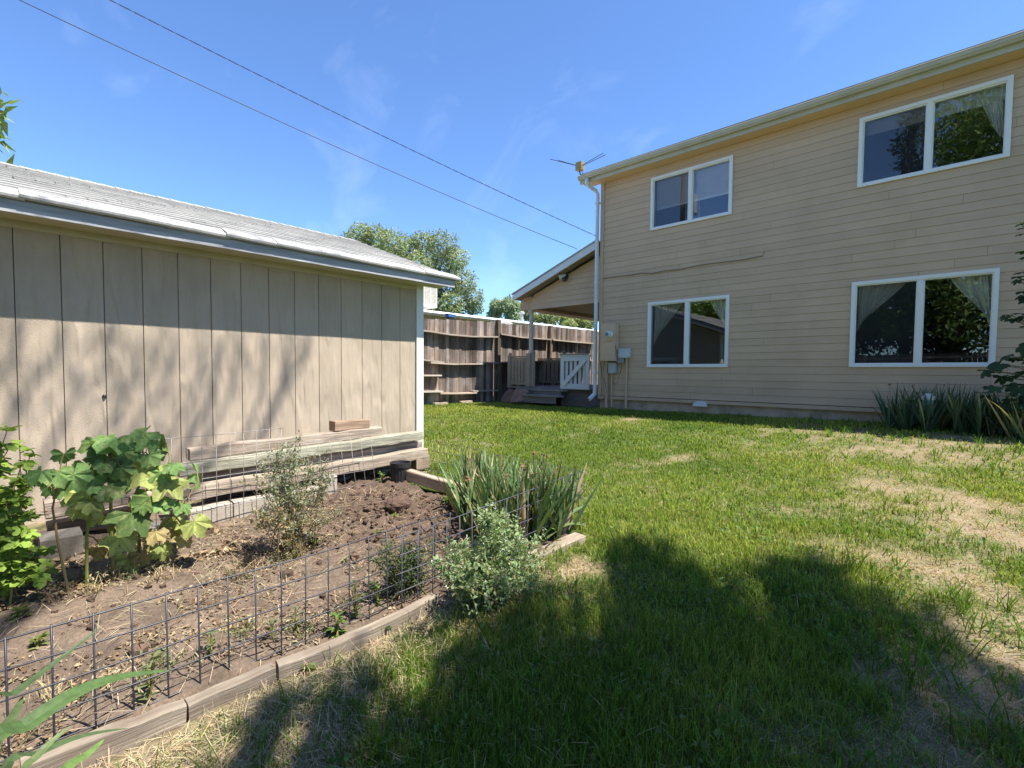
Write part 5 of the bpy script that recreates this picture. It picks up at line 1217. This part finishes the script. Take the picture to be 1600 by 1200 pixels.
# bright green bush at the left edge
pb = at_s(12, 935); bush = thing('raspberry_bush', 'bright yellow green leafy bush at the left edge of the bed', 'bush', pb)
fo = Fol(); mb = MB(); mb.cur = (1.2, 1.3, .9); n = 0
for i in range(62):
    a = random.uniform(0, 6.283); tip = at_x(random.uniform(-110, 74), random.uniform(662, 915), float(pb[0]) + random.uniform(-.35, .25)); b0 = pb + np.array((random.uniform(-.2, .2), random.uniform(-.35, .05), 0)); 
    mid_ = (tip + b0) / 2 + np.array((0, 0, .12)); P = [b0, mid_, tip]; mb.tube(P, [.006, .004, .002], 5)
    for t in np.linspace(.35, 1.0, 6):
        q = (1 - t) ** 2 * b0 + 2 * t * (1 - t) * mid_ + t * t * tip
        for k in range(3):
            d = rnd_dirs(1)[0] * np.array((1, 1, .5)) + np.array((.25, .1, -.15)); nn = np.array((.3, .1, 1.0)) + rnd_dirs(1)[0] * .5
            T = T_TRI.copy(); T[:, 2] *= random.uniform(.5, 2); V, F, C = leaf_mesh(T, F_TRI, q[None] + rnd_dirs(1) * .02, d[None], nn[None], [random.uniform(.032, .066)], np.array((.235, .33, .06))[None] * random.uniform(.65, 1.25)); fo.add(V, F, C)
fo.build('leaves', M['leaf'], bush); mb.build('stems', M['stem'], bush)
# wispy plants: many thin stems with tiny leaves
def wispy(name, label, cat, base, tips, leafc, nleaf, ls, stemc, flowerc=None, spread=.1, dry=0.0, flowers=5, start=.2, side=.06):
    th = thing(name, label, cat, base); fo = Fol(); mb = MB(); pos = []; flw = []
    for tip in tips:
        b0 = base + np.array((random.gauss(0, spread), random.gauss(0, spread), -.02)); mid_ = b0 * .5 + tip * .5 + np.array((random.uniform(-.04, .04), random.uniform(-.04, .04), .06))
        mb.cur = tuple(c * random.uniform(.7, 1.2) for c in stemc); P = [(1-t)**2*b0 + 2*t*(1-t)*mid_ + t*t*tip for t in np.linspace(0, 1, 6)]; mb.tube(P, [.0035, .003, .0026, .0022, .0018, .001], 5, cap=False)
        for k in range(5):
            t = random.uniform(.45, .95); q = (1-t)**2*b0 + 2*t*(1-t)*mid_ + t*t*tip; e = q + np.array((random.gauss(0, side), random.gauss(0, side), random.uniform(.02, .1))); mb.tube([q, (q + e) / 2 + np.array((0, 0, -.008)), e], .0014, 4, cap=False)
            pos += [q + (e - q) * s for s in np.linspace(.1, 1, 9)]
            if flowerc is not None and k < flowers: flw.append(e)
        pos += [(1-t)**2*b0 + 2*t*(1-t)*mid_ + t*t*tip for t in np.linspace(start, 1, 16)]
        if flowerc is not None: flw.append(tip)
    pos = np.array(pos); pick = rng.integers(0, len(pos), nleaf); P = pos[pick] + rng.normal(0, .012, (nleaf, 3)); d = rnd_dirs(nleaf, .2); nn = rnd_dirs(nleaf, 1.2)
    hgt = (P[:, 2] - base[2]) / max(.05, max(t[2] for t in tips) - base[2]); c = colr(nleaf, leafc, .3, .1)
    dm = rng.uniform(size=nleaf) < dry * np.clip(1.3 - 1.8 * hgt, 0, 1); c[dm] = colr(int(dm.sum()), (.36, .26, .14), .3)
    T = T_SIMPLE.copy(); T[:, 0] *= 1.1; fo.add(*leaf_mesh(T, F_SIMPLE, P, d, nn, rng.uniform(ls[0], ls[1], nleaf), c)); fo.build('leaves', M['leaf'], th); mb.build('stems', M['stem'], th)
    if flw:
        ff = Fol(); fl = np.array(flw); k = 7; P = np.repeat(fl, k, 0) + rng.normal(0, .008, (len(fl) * k, 3)); m = len(P)
        ff.add(*leaf_mesh(T_SIMPLE, F_SIMPLE, P, rnd_dirs(m, .6), rnd_dirs(m, 1.5), rng.uniform(.006, .013, m), colr(m, flowerc, .25))); ff.build('flowers', M['leaf'], th)
    return th
pb = at_s(452, 868); XT = float(pb[0])
tips = [at_x(random.uniform(395, 522), random.uniform(685, 745), XT + random.uniform(-.15, .15)) for _ in range(20)] + [at_x(random.uniform(385, 520), random.uniform(745, 830), XT + random.uniform(-.18, .18)) for _ in range(18)]
wispy('tansy_plant', 'tall wispy grey green weed with pale flower heads in the bed', 'plant', pb, tips, (.25, .27, .19), 6500, (.012, .028), (1.0, .9, .8), (.62, .58, .40), .06, .5, start=.06, side=.075)
pb = at_g(768, 948); XT = float(pb[0])
tips = []
for _ in range(95):
    a = random.uniform(0, 6.28); r = math.sqrt(random.random()); tips.append(at_x(768 + 78 * r * math.cos(a) * (.85 + .3 * math.sin(2.3 * a + 1)), 872 + 82 * r * math.sin(a) * (.85 + .3 * math.sin(3.1 * a)) * (1 if math.sin(a) > 0 else 1.0), XT + random.uniform(-.16, .16)))
wispy('feathery_bush', 'pale feathery grey green bush growing outside the boards before the irises', 'bush', pb, tips, (.25, .32, .155), 13500, (.013, .036), (1.0, 1.2, .8), (.72, .70, .62), .09, .06, flowers=3, start=.12, side=.05)
pb = at_s(640, 925); XT = float(pb[0])
tips = [at_x(random.uniform(585, 680), random.uniform(845, 915), XT + random.uniform(-.12, .05)) for _ in range(30)]
wispy('dill_plant', 'dark feathery green weed inside the mesh next to the bowed board', 'plant', pb, tips, (.085, .125, .065), 3600, (.008, .022), (.9, 1.1, .8), None, .06, .1)
# small weeds
def weed(label, u, v, n, size, c, hgt=.08, T=None, TF=None):
    p = at_s(u, v); fo = Fol(); mb = MB(); mb.cur = (1.1, 1.3, .8); th = thing('weed', label, 'weed', p, 'small weeds in and around the bed')
    for i in range(n):
        a = random.uniform(0, 6.283); t = random.random(); q = p + np.array((math.cos(a) * size * .5 * random.random(), math.sin(a) * size * .5 * random.random(), hgt * t)); d = np.array((math.cos(a), math.sin(a), random.uniform(-.1, .7))); mb.tube([p + np.array((0, 0, -.01)), (p + q) / 2 + np.array((0, 0, .02)), q], .0018, 4, cap=False)
        V, F, C = leaf_mesh(T if T is not None else T_SIMPLE * np.array((1.4, 1, 1)), TF if TF is not None else F_SIMPLE, q[None], d[None], np.array((random.uniform(-.3, .3), random.uniform(-.3, .3), 1.0))[None], [random.uniform(.5, 1.1) * size], np.array(c)[None] * random.uniform(.7, 1.3)); fo.add(V, F, C)
    fo.build('leaves', M['leaf'], th); mb.build('stems', M['stem'], th)
GW = (.13, .21, .05)
for w_ in [('leafy weed growing through the mesh at the middle edging board', 527, 992, 26, .05, GW, .10), ('taller leafy weed climbing the mesh behind the bowed board', 556, 965, 24, .045, (.11, .17, .06), .2), ('leafy weed sprouting beside the long bowed board inside the mesh', 590, 945, 18, .045, GW, .12),
 ('dusty weed standing up against the mesh above the board joint', 236, 1092, 14, .05, (.17, .2, .09), .16), ('tiny seedling on the soil in front of the mound', 590, 835, 10, .04, GW, .03), ('tiny seedling on the soil right of the mound', 617, 808, 10, .035, GW, .03), ('small seedling in the bed left of the dill', 540, 880, 12, .04, (.15, .2, .09), .05),
 ('low weed beside the far end board under the irises', 700, 787, 20, .05, GW, .06), ('leafy weed on the blocks beside the black pot', 597, 752, 22, .05, (.15, .25, .07), .10), ('weed tuft in the bed close to the wispy plant', 490, 855, 14, .05, (.14, .19, .09), .07),
 ('low weed in litter at the left behind the mesh', 60, 1010, 22, .04, (.14, .17, .05), .05), ('low weed in litter under the bright bush', 30, 965, 26, .05, (.17, .21, .06), .06), ('weed rosette beside the mesh in the bed', 385, 985, 14, .04, (.15, .18, .09), .06), ('weed in the bed near the mesh at left of the middle board', 330, 1020, 14, .045, (.16, .19, .1), .1), ('small weed at the foot of the bowed board on the lawn side', 600, 992, 16, .04, (.06, .11, .03), .05), ('small weed at the foot of the middle board on the lawn side', 482, 1052, 14, .035, GW, .05),
 ('grey green weed in the bed left of the feathery weed', 462, 985, 16, .04, (.17, .19, .12), .12), ('grey green weed in the bed above the middle board', 425, 1000, 14, .04, (.17, .18, .1), .1)]: weed(*w_)
# irises
def iris_clump(label, bases, H, W, c, fans=5, tip=None, spread=.45, bend=.5, stalks=0, group='iris clumps', dryc=.12, name='iris_clump'):
    bases = np.array(bases); th = thing(name, label, 'iris', bases.mean(0), group); B = []; D = []
    for b in bases:
        a0 = random.uniform(0, 6.283); m = random.randint(fans - 2, fans + 2)
        for k in range(m):
            s = (k - (m - 1) / 2) / max(1, (m - 1) / 2); B.append(b + np.array((math.cos(a0) * s * .025, math.sin(a0) * s * .025, 0))); D.append((math.cos(a0) * s * spread + random.gauss(0, .1), math.sin(a0) * s * spread + random.gauss(0, .1), 1.0))
    B = np.array(B); D = np.array(D); n = len(B); col = colr(n, c, .3, .1); dm = rng.uniform(size=n) < dryc; col[dm] = colr(int(dm.sum()), (.42, .33, .19), .25)
    fo = Fol(); fo.add(*straps(B, D, rng.uniform(H[0], H[1], n), rng.uniform(W[0], W[1], n), rng.uniform(.0, bend, n) ** 1.0 * (rng.uniform(size=n) ** 1.5), col, 7, .12)); fo.build('leaves', M['blade'], th)
    if stalks:
        for k in range(stalks):
            mb = MB(); fo = Fol(); b = bases[random.randrange(len(bases))]; t = b + np.array((random.gauss(0, .06), random.gauss(0, .06), random.uniform(H[0] * .75, H[1] * .95))); mb.cur = (1.4, 1.4, .9); mb.tube([b, (b + t) / 2 + np.array((.01, 0, 0)), t], [.005, .004, .003], 5)
            m = 10; fo.add(*leaf_mesh(T_SIMPLE * np.array((1.6, 1, 1)), F_SIMPLE, t + rng.normal(0, .007, (m, 3)), rnd_dirs(m, -.5), rnd_dirs(m), rng.uniform(.014, .028, m), colr(m, (.24, .13, .075), .35))); st_ = mb.build('flower_stalk', M['stem'], th); fo.build('withered_flower', M['litter'], st_)
    return th
bs = []
while len(bs) < 92:
    p = at_s(random.uniform(728, 892), random.uniform(788, 850))
    if p[0] < GX0 + .02 and p[1] < GY1 + .02: bs.append((p[0], p[1], soil_z(p[0], p[1]) - .01))
iris_clump('large iris clump with withered brown flowers inside the bed corner', bs, (.36, .60), (.024, .044), (.135, .205, .085), 6, None, .55, .9, 20)
p = at_s(842, 846); bs = [p + np.array((random.uniform(-.03, .05), random.uniform(-.03, .05), -.01)) for _ in range(3)]
th = thing('iris_clump', 'splayed iris fan leaning over the pale corner board', 'iris', p, 'iris clumps'); fo = Fol()
tips = [(918,790,.0),(905,815,.03),(912,818,.06),(880,765,0),(868,750,-.03),(858,740,0),(845,760,-.05),(900,800,.02),(836,775,.02),(885,800,.07)]
_fan = (th, fo, p)
# irises close to the camera, bottom left
pb = np.array((-1.62, -.10, float(gz(-1.62, -.10)))); th = thing('iris_clump', 'iris leaves reaching in at the bottom left corner close to camera', 'iris', pb, 'iris clumps'); fo = Fol()
def strap_path(pts, X0, X1, w_, c, pb=None, fo=None, jit=.03):
    pb = globals()['pb'] if pb is None else pb; fo = globals()['fo'] if fo is None else fo
    P = np.array([at_x(u, v, X0 + (X1 - X0) * i / (len(pts) - 1)) for i, (u, v) in enumerate(pts)]); P = np.concatenate([[pb + rng.normal(0, jit, 3)], P]); 
    Q = []; m = len(P)
    for i in range(m - 1):
        a = P[max(i - 1, 0)]; b = P[i]; c_ = P[i + 1]; e = P[min(i + 2, m - 1)]
        for t in np.linspace(0, 1, 5)[:-1]: Q.append(.5 * ((2 * b) + (-a + c_) * t + (2 * a - 5 * b + 4 * c_ - e) * t * t + (-a + 3 * b - 3 * c_ + e) * t ** 3))
    Q.append(P[-1]); Q = np.array(Q); m = len(Q); V = []; C = []
    for i in range(m):
        t = i / (m - 1); d = nrm(Q[min(i + 1, m - 1)] - Q[max(i - 1, 0)]); vw = nrm(np.array((.35, .25, 1.0))); s = nrm(np.cross(d, vw)); nr = np.cross(s, d); ww = w_ * (1 - t ** 3.0) ** .8 + .0008
        V += [Q[i] - s * ww / 2 + nr * ww * .12, Q[i], Q[i] + s * ww / 2 + nr * ww * .12]; k = .85 + .3 * t; C += [np.array(c) * k * .9, np.array(c) * k, np.array(c) * k * 1.12]
    F = np.array([q for i in range(m - 1) for q in ((3*i, 3*i+1, 3*i+4, 3*i+3), (3*i+1, 3*i+2, 3*i+5, 3*i+4))]); fo.add(np.array(V), F, np.array(C))
strap_path([(-30,1185),(40,1135),(110,1088),(180,1060),(268,1047)], -1.55, -1.75, .044, (.075, .125, .04))
strap_path([(-40,1120),(20,1085),(80,1040),(158,980)], -1.6, -1.8, .02, (.06, .09, .035))
strap_path([(20,1240),(60,1180),(85,1155),(110,1135)], -1.45, -1.5, .016, (.12, .16, .06))
strap_path([(0,1220),(60,1178),(130,1150),(200,1138)], -1.5, -1.7, .02, (.08, .12, .05))
strap_path([(60,1260),(105,1200),(135,1180),(163,1155)], -1.4, -1.5, .024, (.12, .19, .05))
strap_path([(-60,1210),(-10,1160),(20,1120),(36,1088)], -1.5, -1.7, .03, (.07, .1, .04))
fo.build('leaves', M['blade'], th)
for (u, v), (mu, mv), dx, w_ in [((920,788),(880,812),.0,.036),((908,817),(875,826),.02,.034),((918,822),(880,822),.05,.024),((882,760),(862,800),.0,.036),((870,745),(856,795),-.02,.034),((856,738),(849,790),-.02,.036),((846,765),(843,805),-.04,.03),((898,800),(868,820),.03,.026),((834,772),(838,805),.0,.028),((880,850),(862,826),.06,.02)]:
    strap_path([(mu, mv), ((mu + u) / 2, (mv + v) / 2 - 3), (u, v)], float(_fan[2][0]) + .04 + dx, float(_fan[2][0]) + .08 + dx, w_, colr(1, (.13, .20, .065), .2)[0], _fan[2], _fan[1], .012)
_fan[1].build('leaves', M['blade'], _fan[0])
# by the house
bs = []
for i in range(60):
    u = random.uniform(1385, 1590); p = at_y(u, 660, HY - random.uniform(.2, .75)); bs.append((p[0], p[1], float(gz(p[0], p[1]))))
iris_clump('row of dark green irises against the house under the larger lower window', bs, (.36, .70), (.026, .046), (.085, .135, .065), 8, None, .5, .8, 8, dryc=.05)
bs = []
for i in range(10):
    p = at_y(random.uniform(1560, 1660), 680, HY - random.uniform(.5, 1.0)); bs.append((p[0], p[1], float(gz(p[0], p[1]))))
iris_clump('tangled drooping iris leaves at the right edge below the shrub', bs, (.4, .75), (.02, .034), (.12, .17, .065), 6, None, .7, 1.6, 0, dryc=.15)
sb = at_y(1625, 690, HY - .7); sb[2] = float(gz(sb[0], sb[1])); shr = thing('leafy_shrub', 'large dark leafed shrub reaching in at the right beside the house', 'shrub', sb); fo = Fol(); mb = MB(); mb.cur = (1, 1, 1)
sp = [(1585,560,26),(1560,570,30),(1545,580,26),(1570,590,30),(1590,600,34),(1555,605,24),(1580,630,32),(1600,640,36),(1560,640,26),(1540,618,18),(1598,490,24),(1585,500,22),(1578,492,16),(1598,425,22),(1592,432,18),(1600,365,20),(1596,350,16),(1602,455,22),(1610,540,34),(1605,580,34),(1575,555,24),(1590,660,30),(1570,665,26),(1610,400,26),(1615,470,30),(1610,510,24),(1620,620,40),(1625,680,40),(1640,560,50),(1640,450,50),(1640,380,40),(1630,340,36)]
for u, v, s in sp:
    for rep in range(2):
        Y = HY - .75 + random.uniform(-.15, .15); p = at_y(u + rep * random.uniform(-8, 12), v + rep * random.uniform(-10, 10), Y); d = np.array((-.7, -.5, -.35)) + rnd_dirs(1)[0] * .5; nn = np.array((-.1, -.35, 1.0)) + rnd_dirs(1)[0] * .25; sc_ = s / 771 * 6.2 * .5
        T, TF = palmate(5, random.uniform(.25, .4), 4); V, F, C = leaf_mesh(T, TF, p[None], d[None], nn[None], [sc_], np.array((.055, .095, .045))[None] * random.uniform(.7, 1.3)); fo.add(V, F, C)
        q = sb + np.array((0, 0, max(0.1, (p[2] - sb[2]) * .8))); mb.tube([q, (p + q) / 2 + np.array((0, 0, .05)), p], .005, 5, cap=False)
mb.tube([sb, sb + np.array((.02, .05, 1.0)), sb + np.array((.0, .0, 2.3))], [.03, .02, .01], 7); fo.build('leaves', M['leaf'], shr); mb.build('stems', M['stem'], shr)

# ------------------------------------------------------------------ trees
T_CLUMP = np.array([(-.5, 0, 0), (0, -.12, .1), (.5, 0, 0), (.12, .55, -.1), (-.15, .5, .12)], float); F_CLUMP = np.array([(0, 1, 3), (1, 2, 3), (0, 3, 4)])
def clump_leaves(fo, c, r, n, ls, col, squash=.8, T=T_SIMPLE, TF=F_SIMPLE, var=.3, shell=.5):
    v = rnd_dirs(n); rad = r * (shell + (1 - shell) * rng.uniform(size=(n, 1)) ** .6) * (1 + .35 * (fbm(v[:, 0] * 2 + c[0], v[:, 1] * 2 + v[:, 2] * 1.3 + c[2], 5, 3)[:, None] - .45) * 2)
    P = c + v * rad * np.array((1, 1, squash)); d = rnd_dirs(n) + v * .6; nn = v + rnd_dirs(n) * .9 + np.array((0, 0, .5)); fo.add(*leaf_mesh(T, TF, P, d, nn, rng.uniform(ls[0], ls[1], n), colr(n, col, var, .12)))
def tree(name, label, base, clumps, n, ls, col, trunk_r, fork=.35, group=None, squash=.85, cat='tree', dens=1.0, shell=.45, trunk_top=None, limb=.5, mn=20):
    base = np.array(base, float); th = thing(name, label, cat, base, group); fo = Fol(); cs = np.array([c for c, r in clumps]); rs_ = np.array([r for c, r in clumps]); tot = (rs_ ** 2).sum()
    for c, r in clumps: clump_leaves(fo, np.array(c), r, max(mn, int(n * r * r / tot)), ls, np.array(col) * random.uniform(.85, 1.18), squash, shell=shell)
    fo.build('crown', M['treeleaf'], th); mb = MB(); top_ = cs.mean(0) if trunk_top is None else np.array(trunk_top, float); k = base + (top_ - base) * fork
    mb.tube([base + np.array((0, 0, -.2)), base + (k - base) * .5 + np.array((trunk_r * .4, 0, 0)), k], [trunk_r * 1.25, trunk_r, trunk_r * .85], 10)
    for c, r in clumps:
        c = np.array(c); m_ = k + (c - k) * .5 + np.array((0, 0, .12 * np.linalg.norm(c - k))); mb.tube([k, m_, c], [trunk_r * limb, trunk_r * limb * .6, trunk_r * .08], 6, cap=False)
    mb.build('trunk', M['bark'], th); return th
def far(u, v, D, dv=0): d = ray(u, v); h = d / np.linalg.norm(d[:2]); return CAM + h * (D + dv)
D = 34
ck = [(552,385,26),(565,366,22),(590,372,26),(612,380,28),(640,388,26),(660,380,24),(690,384,28),(712,405,24),(690,415,32),(655,415,30),(620,410,28),(590,405,26),(722,440,26),(700,448,30),(670,450,30),(640,445,28),(705,475,24),(738,465,22),(725,485,22),(690,490,26),(660,480,26),(620,440,26),(560,400,20),(742,480,16)]
cl_ = [(far(u, v, D, random.uniform(-1.5, 1.5)), r / 771 * D * .86) for u, v, r in ck]; b = far(660, 585, D); b[2] = .4
tree('broad_tree', 'big olive green tree rising behind the shed and neighbouring roof', b, cl_, 24000, (.12, .27), (.28, .32, .165), .45, .45, 'trees beyond the fence')  # leaf colour lightened to carry distance haze
D = 60; cl_ = [(far(u, v, D, random.uniform(-1, 1)), r / 771 * D) for u, v, r in [(778,480,13),(795,478,14),(812,484,12),(772,492,10),(800,495,12),(825,492,10)]]; b = far(798, 585, D); b[2] = .4
tree('round_tree', 'small round distant tree left of the porch gable', b, cl_, 5000, (.25, .5), (.30, .35, .23), .3, .4, 'trees beyond the fence')  # paler leaves again, haze mixed into the colour
D = 30; cl_ = [(far(u, v, D, random.uniform(-1, 1)), r / 771 * D) for u, v, r in [(838,498,9),(850,494,10),(865,496,9),(880,498,10),(895,500,9),(908,502,9),(922,504,9),(858,505,10),(890,508,10),(915,510,10)]]; b = far(880, 585, D); b[2] = .4
tree('low_tree', 'low yellowish green tree seen under the porch ceiling', b, cl_, 5000, (.10, .24), (.27, .30, .12), .25, .4, 'trees beyond the fence')
# tree at the left edge beyond the shed
D = 10.5; cl_ = [(far(u, v, D, random.uniform(-.3, .3)), r / 771 * D * .72) for u, v, r in [(-150,150,50),(-14,152,15),(-12,176,15),(-130,215,40),(-12,214,11),(-90,285,45),(-4,274,14),(20,276,12),(-190,120,80),(-190,220,80),(-200,60,70),(-240,180,100)]]; b = np.array((-10.9, -2.6, .4))
tree('leafy_tree', 'bright green tree whose leaves hang in at the upper left edge', b, cl_, 3600, (.14, .28), (.18, .25, .07), .2, .5, squash=.9)
# tree over the camera that throws the lawn shade
poly = [(310,1290),(370,1200),(450,1145),(510,1090),(560,1025),(650,1000),(720,965),(830,905),(885,915),(960,870),(985,815),(1050,825),(1055,860),(1130,885),(1190,870),(1230,868),(1300,875),(1325,905),(1430,932),(1430,955),(1310,975),(1235,1000),(1240,1070),(1310,1120),(1350,1290)]
PG = [at_g(u, v) for u, v in poly]
def inside(x, y):
    c = False; j = len(PG) - 1
    for i in range(len(PG)):
        if ((PG[i][1] > y) != (PG[j][1] > y)) and (x < (PG[j][0] - PG[i][0]) * (y - PG[i][1]) / (PG[j][1] - PG[i][1]) + PG[i][0]): c = not c
        j = i
    return c
SV = np.array(SUN) / SUN[2]
HOLES = [(*at_g(u, v)[:2], r) for u, v, r in [(1180,930,.05),(1000,960,.04),(900,1000,.05),(930,900,.09),(1275,1000,.05),(1005,890,.06),(860,945,.05),(640,1050,.07),(1320,960,.05),(1300,1060,.06),(1370,955,.03)]]
EXTRA = [(*at_g(u, v)[:2], r) for u, v, r in [(1410,1190,.07),(1345,1095,.08),(1470,1050,.05),(1560,1050,.05),(1290,900,.08),(1400,965,.10),(1455,950,.07),(1360,925,.06)]]
cl_ = []; tb = np.array((7.0, -3.6, -.1))
xs2 = [p[0] for p in PG]; ys2 = [p[1] for p in PG]; k = 0
while k < 330:
    x = random.uniform(min(xs2), max(xs2)); y = random.uniform(min(ys2), max(ys2))
    rr = random.uniform(.07, .21)
    nx_ = (float(fbm(x * 3.1, y * 3.1, 301, 3)) - .44) * .75; ny_ = (float(fbm(x * 3.1 + 9, y * 3.1, 302, 3)) - .44) * .75
    if not inside(x + nx_, y + ny_): continue
    if not (inside(x + rr, y) and inside(x - rr, y) and inside(x, y + rr) and inside(x, y - rr)): rr *= .55
    if float(fbm(x * 2.6 + 7, y * 2.6, 123, 3)) > .54 + .10 * (y < 1.2): continue
    if any((x - h[0]) ** 2 + (y - h[1]) ** 2 < (h[2] + rr * .8) ** 2 for h in HOLES): continue
    t = random.uniform(6.0, 9.5); cl_.append((np.array((x, y, float(gz(x, y)))) + SV * t, rr)); k += 1
for i in range(46):
    a = random.uniform(0, 6.28); r = random.uniform(0, 2.6); cl_.append((np.array((7.0 + r * math.cos(a), -4.0 + r * math.sin(a), random.uniform(5.5, 10.5))), random.uniform(.5, .8)))
for ex, ey, er in EXTRA:
    for _ in range(3): cl_.append((np.array((ex + random.uniform(-er, er), ey + random.uniform(-er, er), float(gz(ex, ey)))) + SV * random.uniform(7, 11), er))
for i in range(44): cl_.append((np.array((random.uniform(1.6, 5.2), random.uniform(-3.2, .8), random.uniform(5.5, 8.5))), random.uniform(.4, .7)))  # extra overhead crown, added to block sky light and deepen the lawn shade
th = tree('shade_tree', 'large leafy tree above the camera that shades the near lawn', tb, cl_, 40000, (.05, .13), (.11, .17, .045), .28, .42, squash=.9, shell=.1, trunk_top=(5.5, -2.4, 9), limb=.22, mn=7)
# long thin limbs whose shade streaks the shed wall
mb = MB(); fo = Fol()
for (u0, v0, u1, v1, t0, t1, rr) in [(222,530,150,700,7.2,6.0,.08),(325,530,262,690,7.6,6.4,.07),(416,520,398,650,7.9,6.8,.05),(95,510,50,600,6.6,6.0,.09),(180,520,130,600,6.9,6.4,.07),(480,530,462,575,8.0,7.6,.04),(340,545,322,640,7.2,6.6,.04),(275,530,222,650,7.0,6.2,.07),(375,530,335,665,7.4,6.6,.06),(452,528,425,650,7.6,7.0,.05),(25,505,2,580,6.4,6.0,.07)]:
    a = at_x(u0, v0, SHX) + SV * (t0 + 3.6); b = at_x(u1, v1, SHX) + SV * (t1 + 3.6); mb.tube([a, (a + b) / 2 + np.array((.05, .05, 0)), b], [.022, .018, .01], 6, cap=False); lim = np.array((6.2, -2.6, 7.5)); mb.tube([lim, (lim + b) / 2 + np.array((0, 0, .5)), b], [.07, .045, .02], 6, cap=False)
    m = int(760 * rr); s = rng.uniform(size=(m, 1)); P = a + (b - a) * s + rng.normal(0, rr * 1.7, (m, 3)); fo.add(*leaf_mesh(T_SIMPLE, F_SIMPLE, P, rnd_dirs(m), rnd_dirs(m, .6), rng.uniform(.05, .11, m), colr(m, (.10, .15, .045), .3)))
mb.build('limb', M['bark'], th); fo.build('limb_leaves', M['treeleaf'], th)
# trees and a fence behind the camera, mirrored in the windows
def decid(lb, x, y, h, r, n, col):
    cs = []
    for i in range(26):
        v = rnd_dirs(1)[0]; cs.append((np.array((x, y, h * .6)) + v * np.array((r, r, h * .34)) * random.uniform(.4, 1), random.uniform(.28, .42) * r))
    tree('yard_tree', lb, (x, y, -.1), cs, n, (.16, .34), col, .22, .45, 'trees behind the camera')
decid('broad green tree mirrored in the right pane of the larger upper window', 1.2, -8.5, 16, 4.6, 16000, (.17, .25, .07))
decid('leafy green tree mirrored in the larger lower window', -5.2, -9.0, 7.0, 3.0, 6000, (.18, .26, .07))
decid('second leafy green tree mirrored in the larger lower window', -.8, -8.2, 7.5, 3.2, 9000, (.17, .25, .07))
decid('leafy tree behind the shed mirrored in the smaller lower window', -9.4, -6.8, 7.0, 3.0, 8000, (.19, .28, .07))
decid('low round tree behind the yard fence toward the right', 4.0, -9.0, 7.5, 3.2, 5000, (.11, .17, .05))
decid('dense green tree mirrored in the smaller lower window', -13.5, -4.5, 6.2, 2.8, 5000, (.10, .15, .04))
decid('tall green tree beyond the yard on the right, mirrored at the window edge', 6.5, -7.0, 13, 3.6, 5000, (.09, .14, .045))
cs = []
for i in range(40):
    t = i / 39; a = random.uniform(0, 6.28); r = 1.9 * (1 - t) + .15; cs.append((np.array((-2.6 + r * .7 * math.cos(a), -9.6 + r * .7 * math.sin(a), 1.5 + 12.5 * t)), .35 + .55 * (1 - t)))
tree('conifer_tree', 'dark conifer mirrored in the left pane of the larger upper window', (-2.6, -9.6, -.1), cs, 6000, (.14, .3), (.045, .075, .035), .22, .5, 'trees behind the camera', squash=.55)
mb = MB(); x = -12.0; bf = thing('yard_fence', 'dark plank fence behind the camera mirrored in the lower window', 'fence', (-2, -6.2, -.1))
while x < 8: k = random.uniform(.6, 1.1); mb.cur = (k, k, k); mb.box((x, -6.2, -.3), (x + .135, -6.18, 2.3 + random.uniform(-.02, .02))); x += .142
mb.build('planks', M['fencewood'], bf); mb = MB()
for z in (.2, 1.2, 2.1): mb.box((-12, -6.18, z), (8, -6.14, z + .09))
mb.build('rail', M['railwood'], bf)
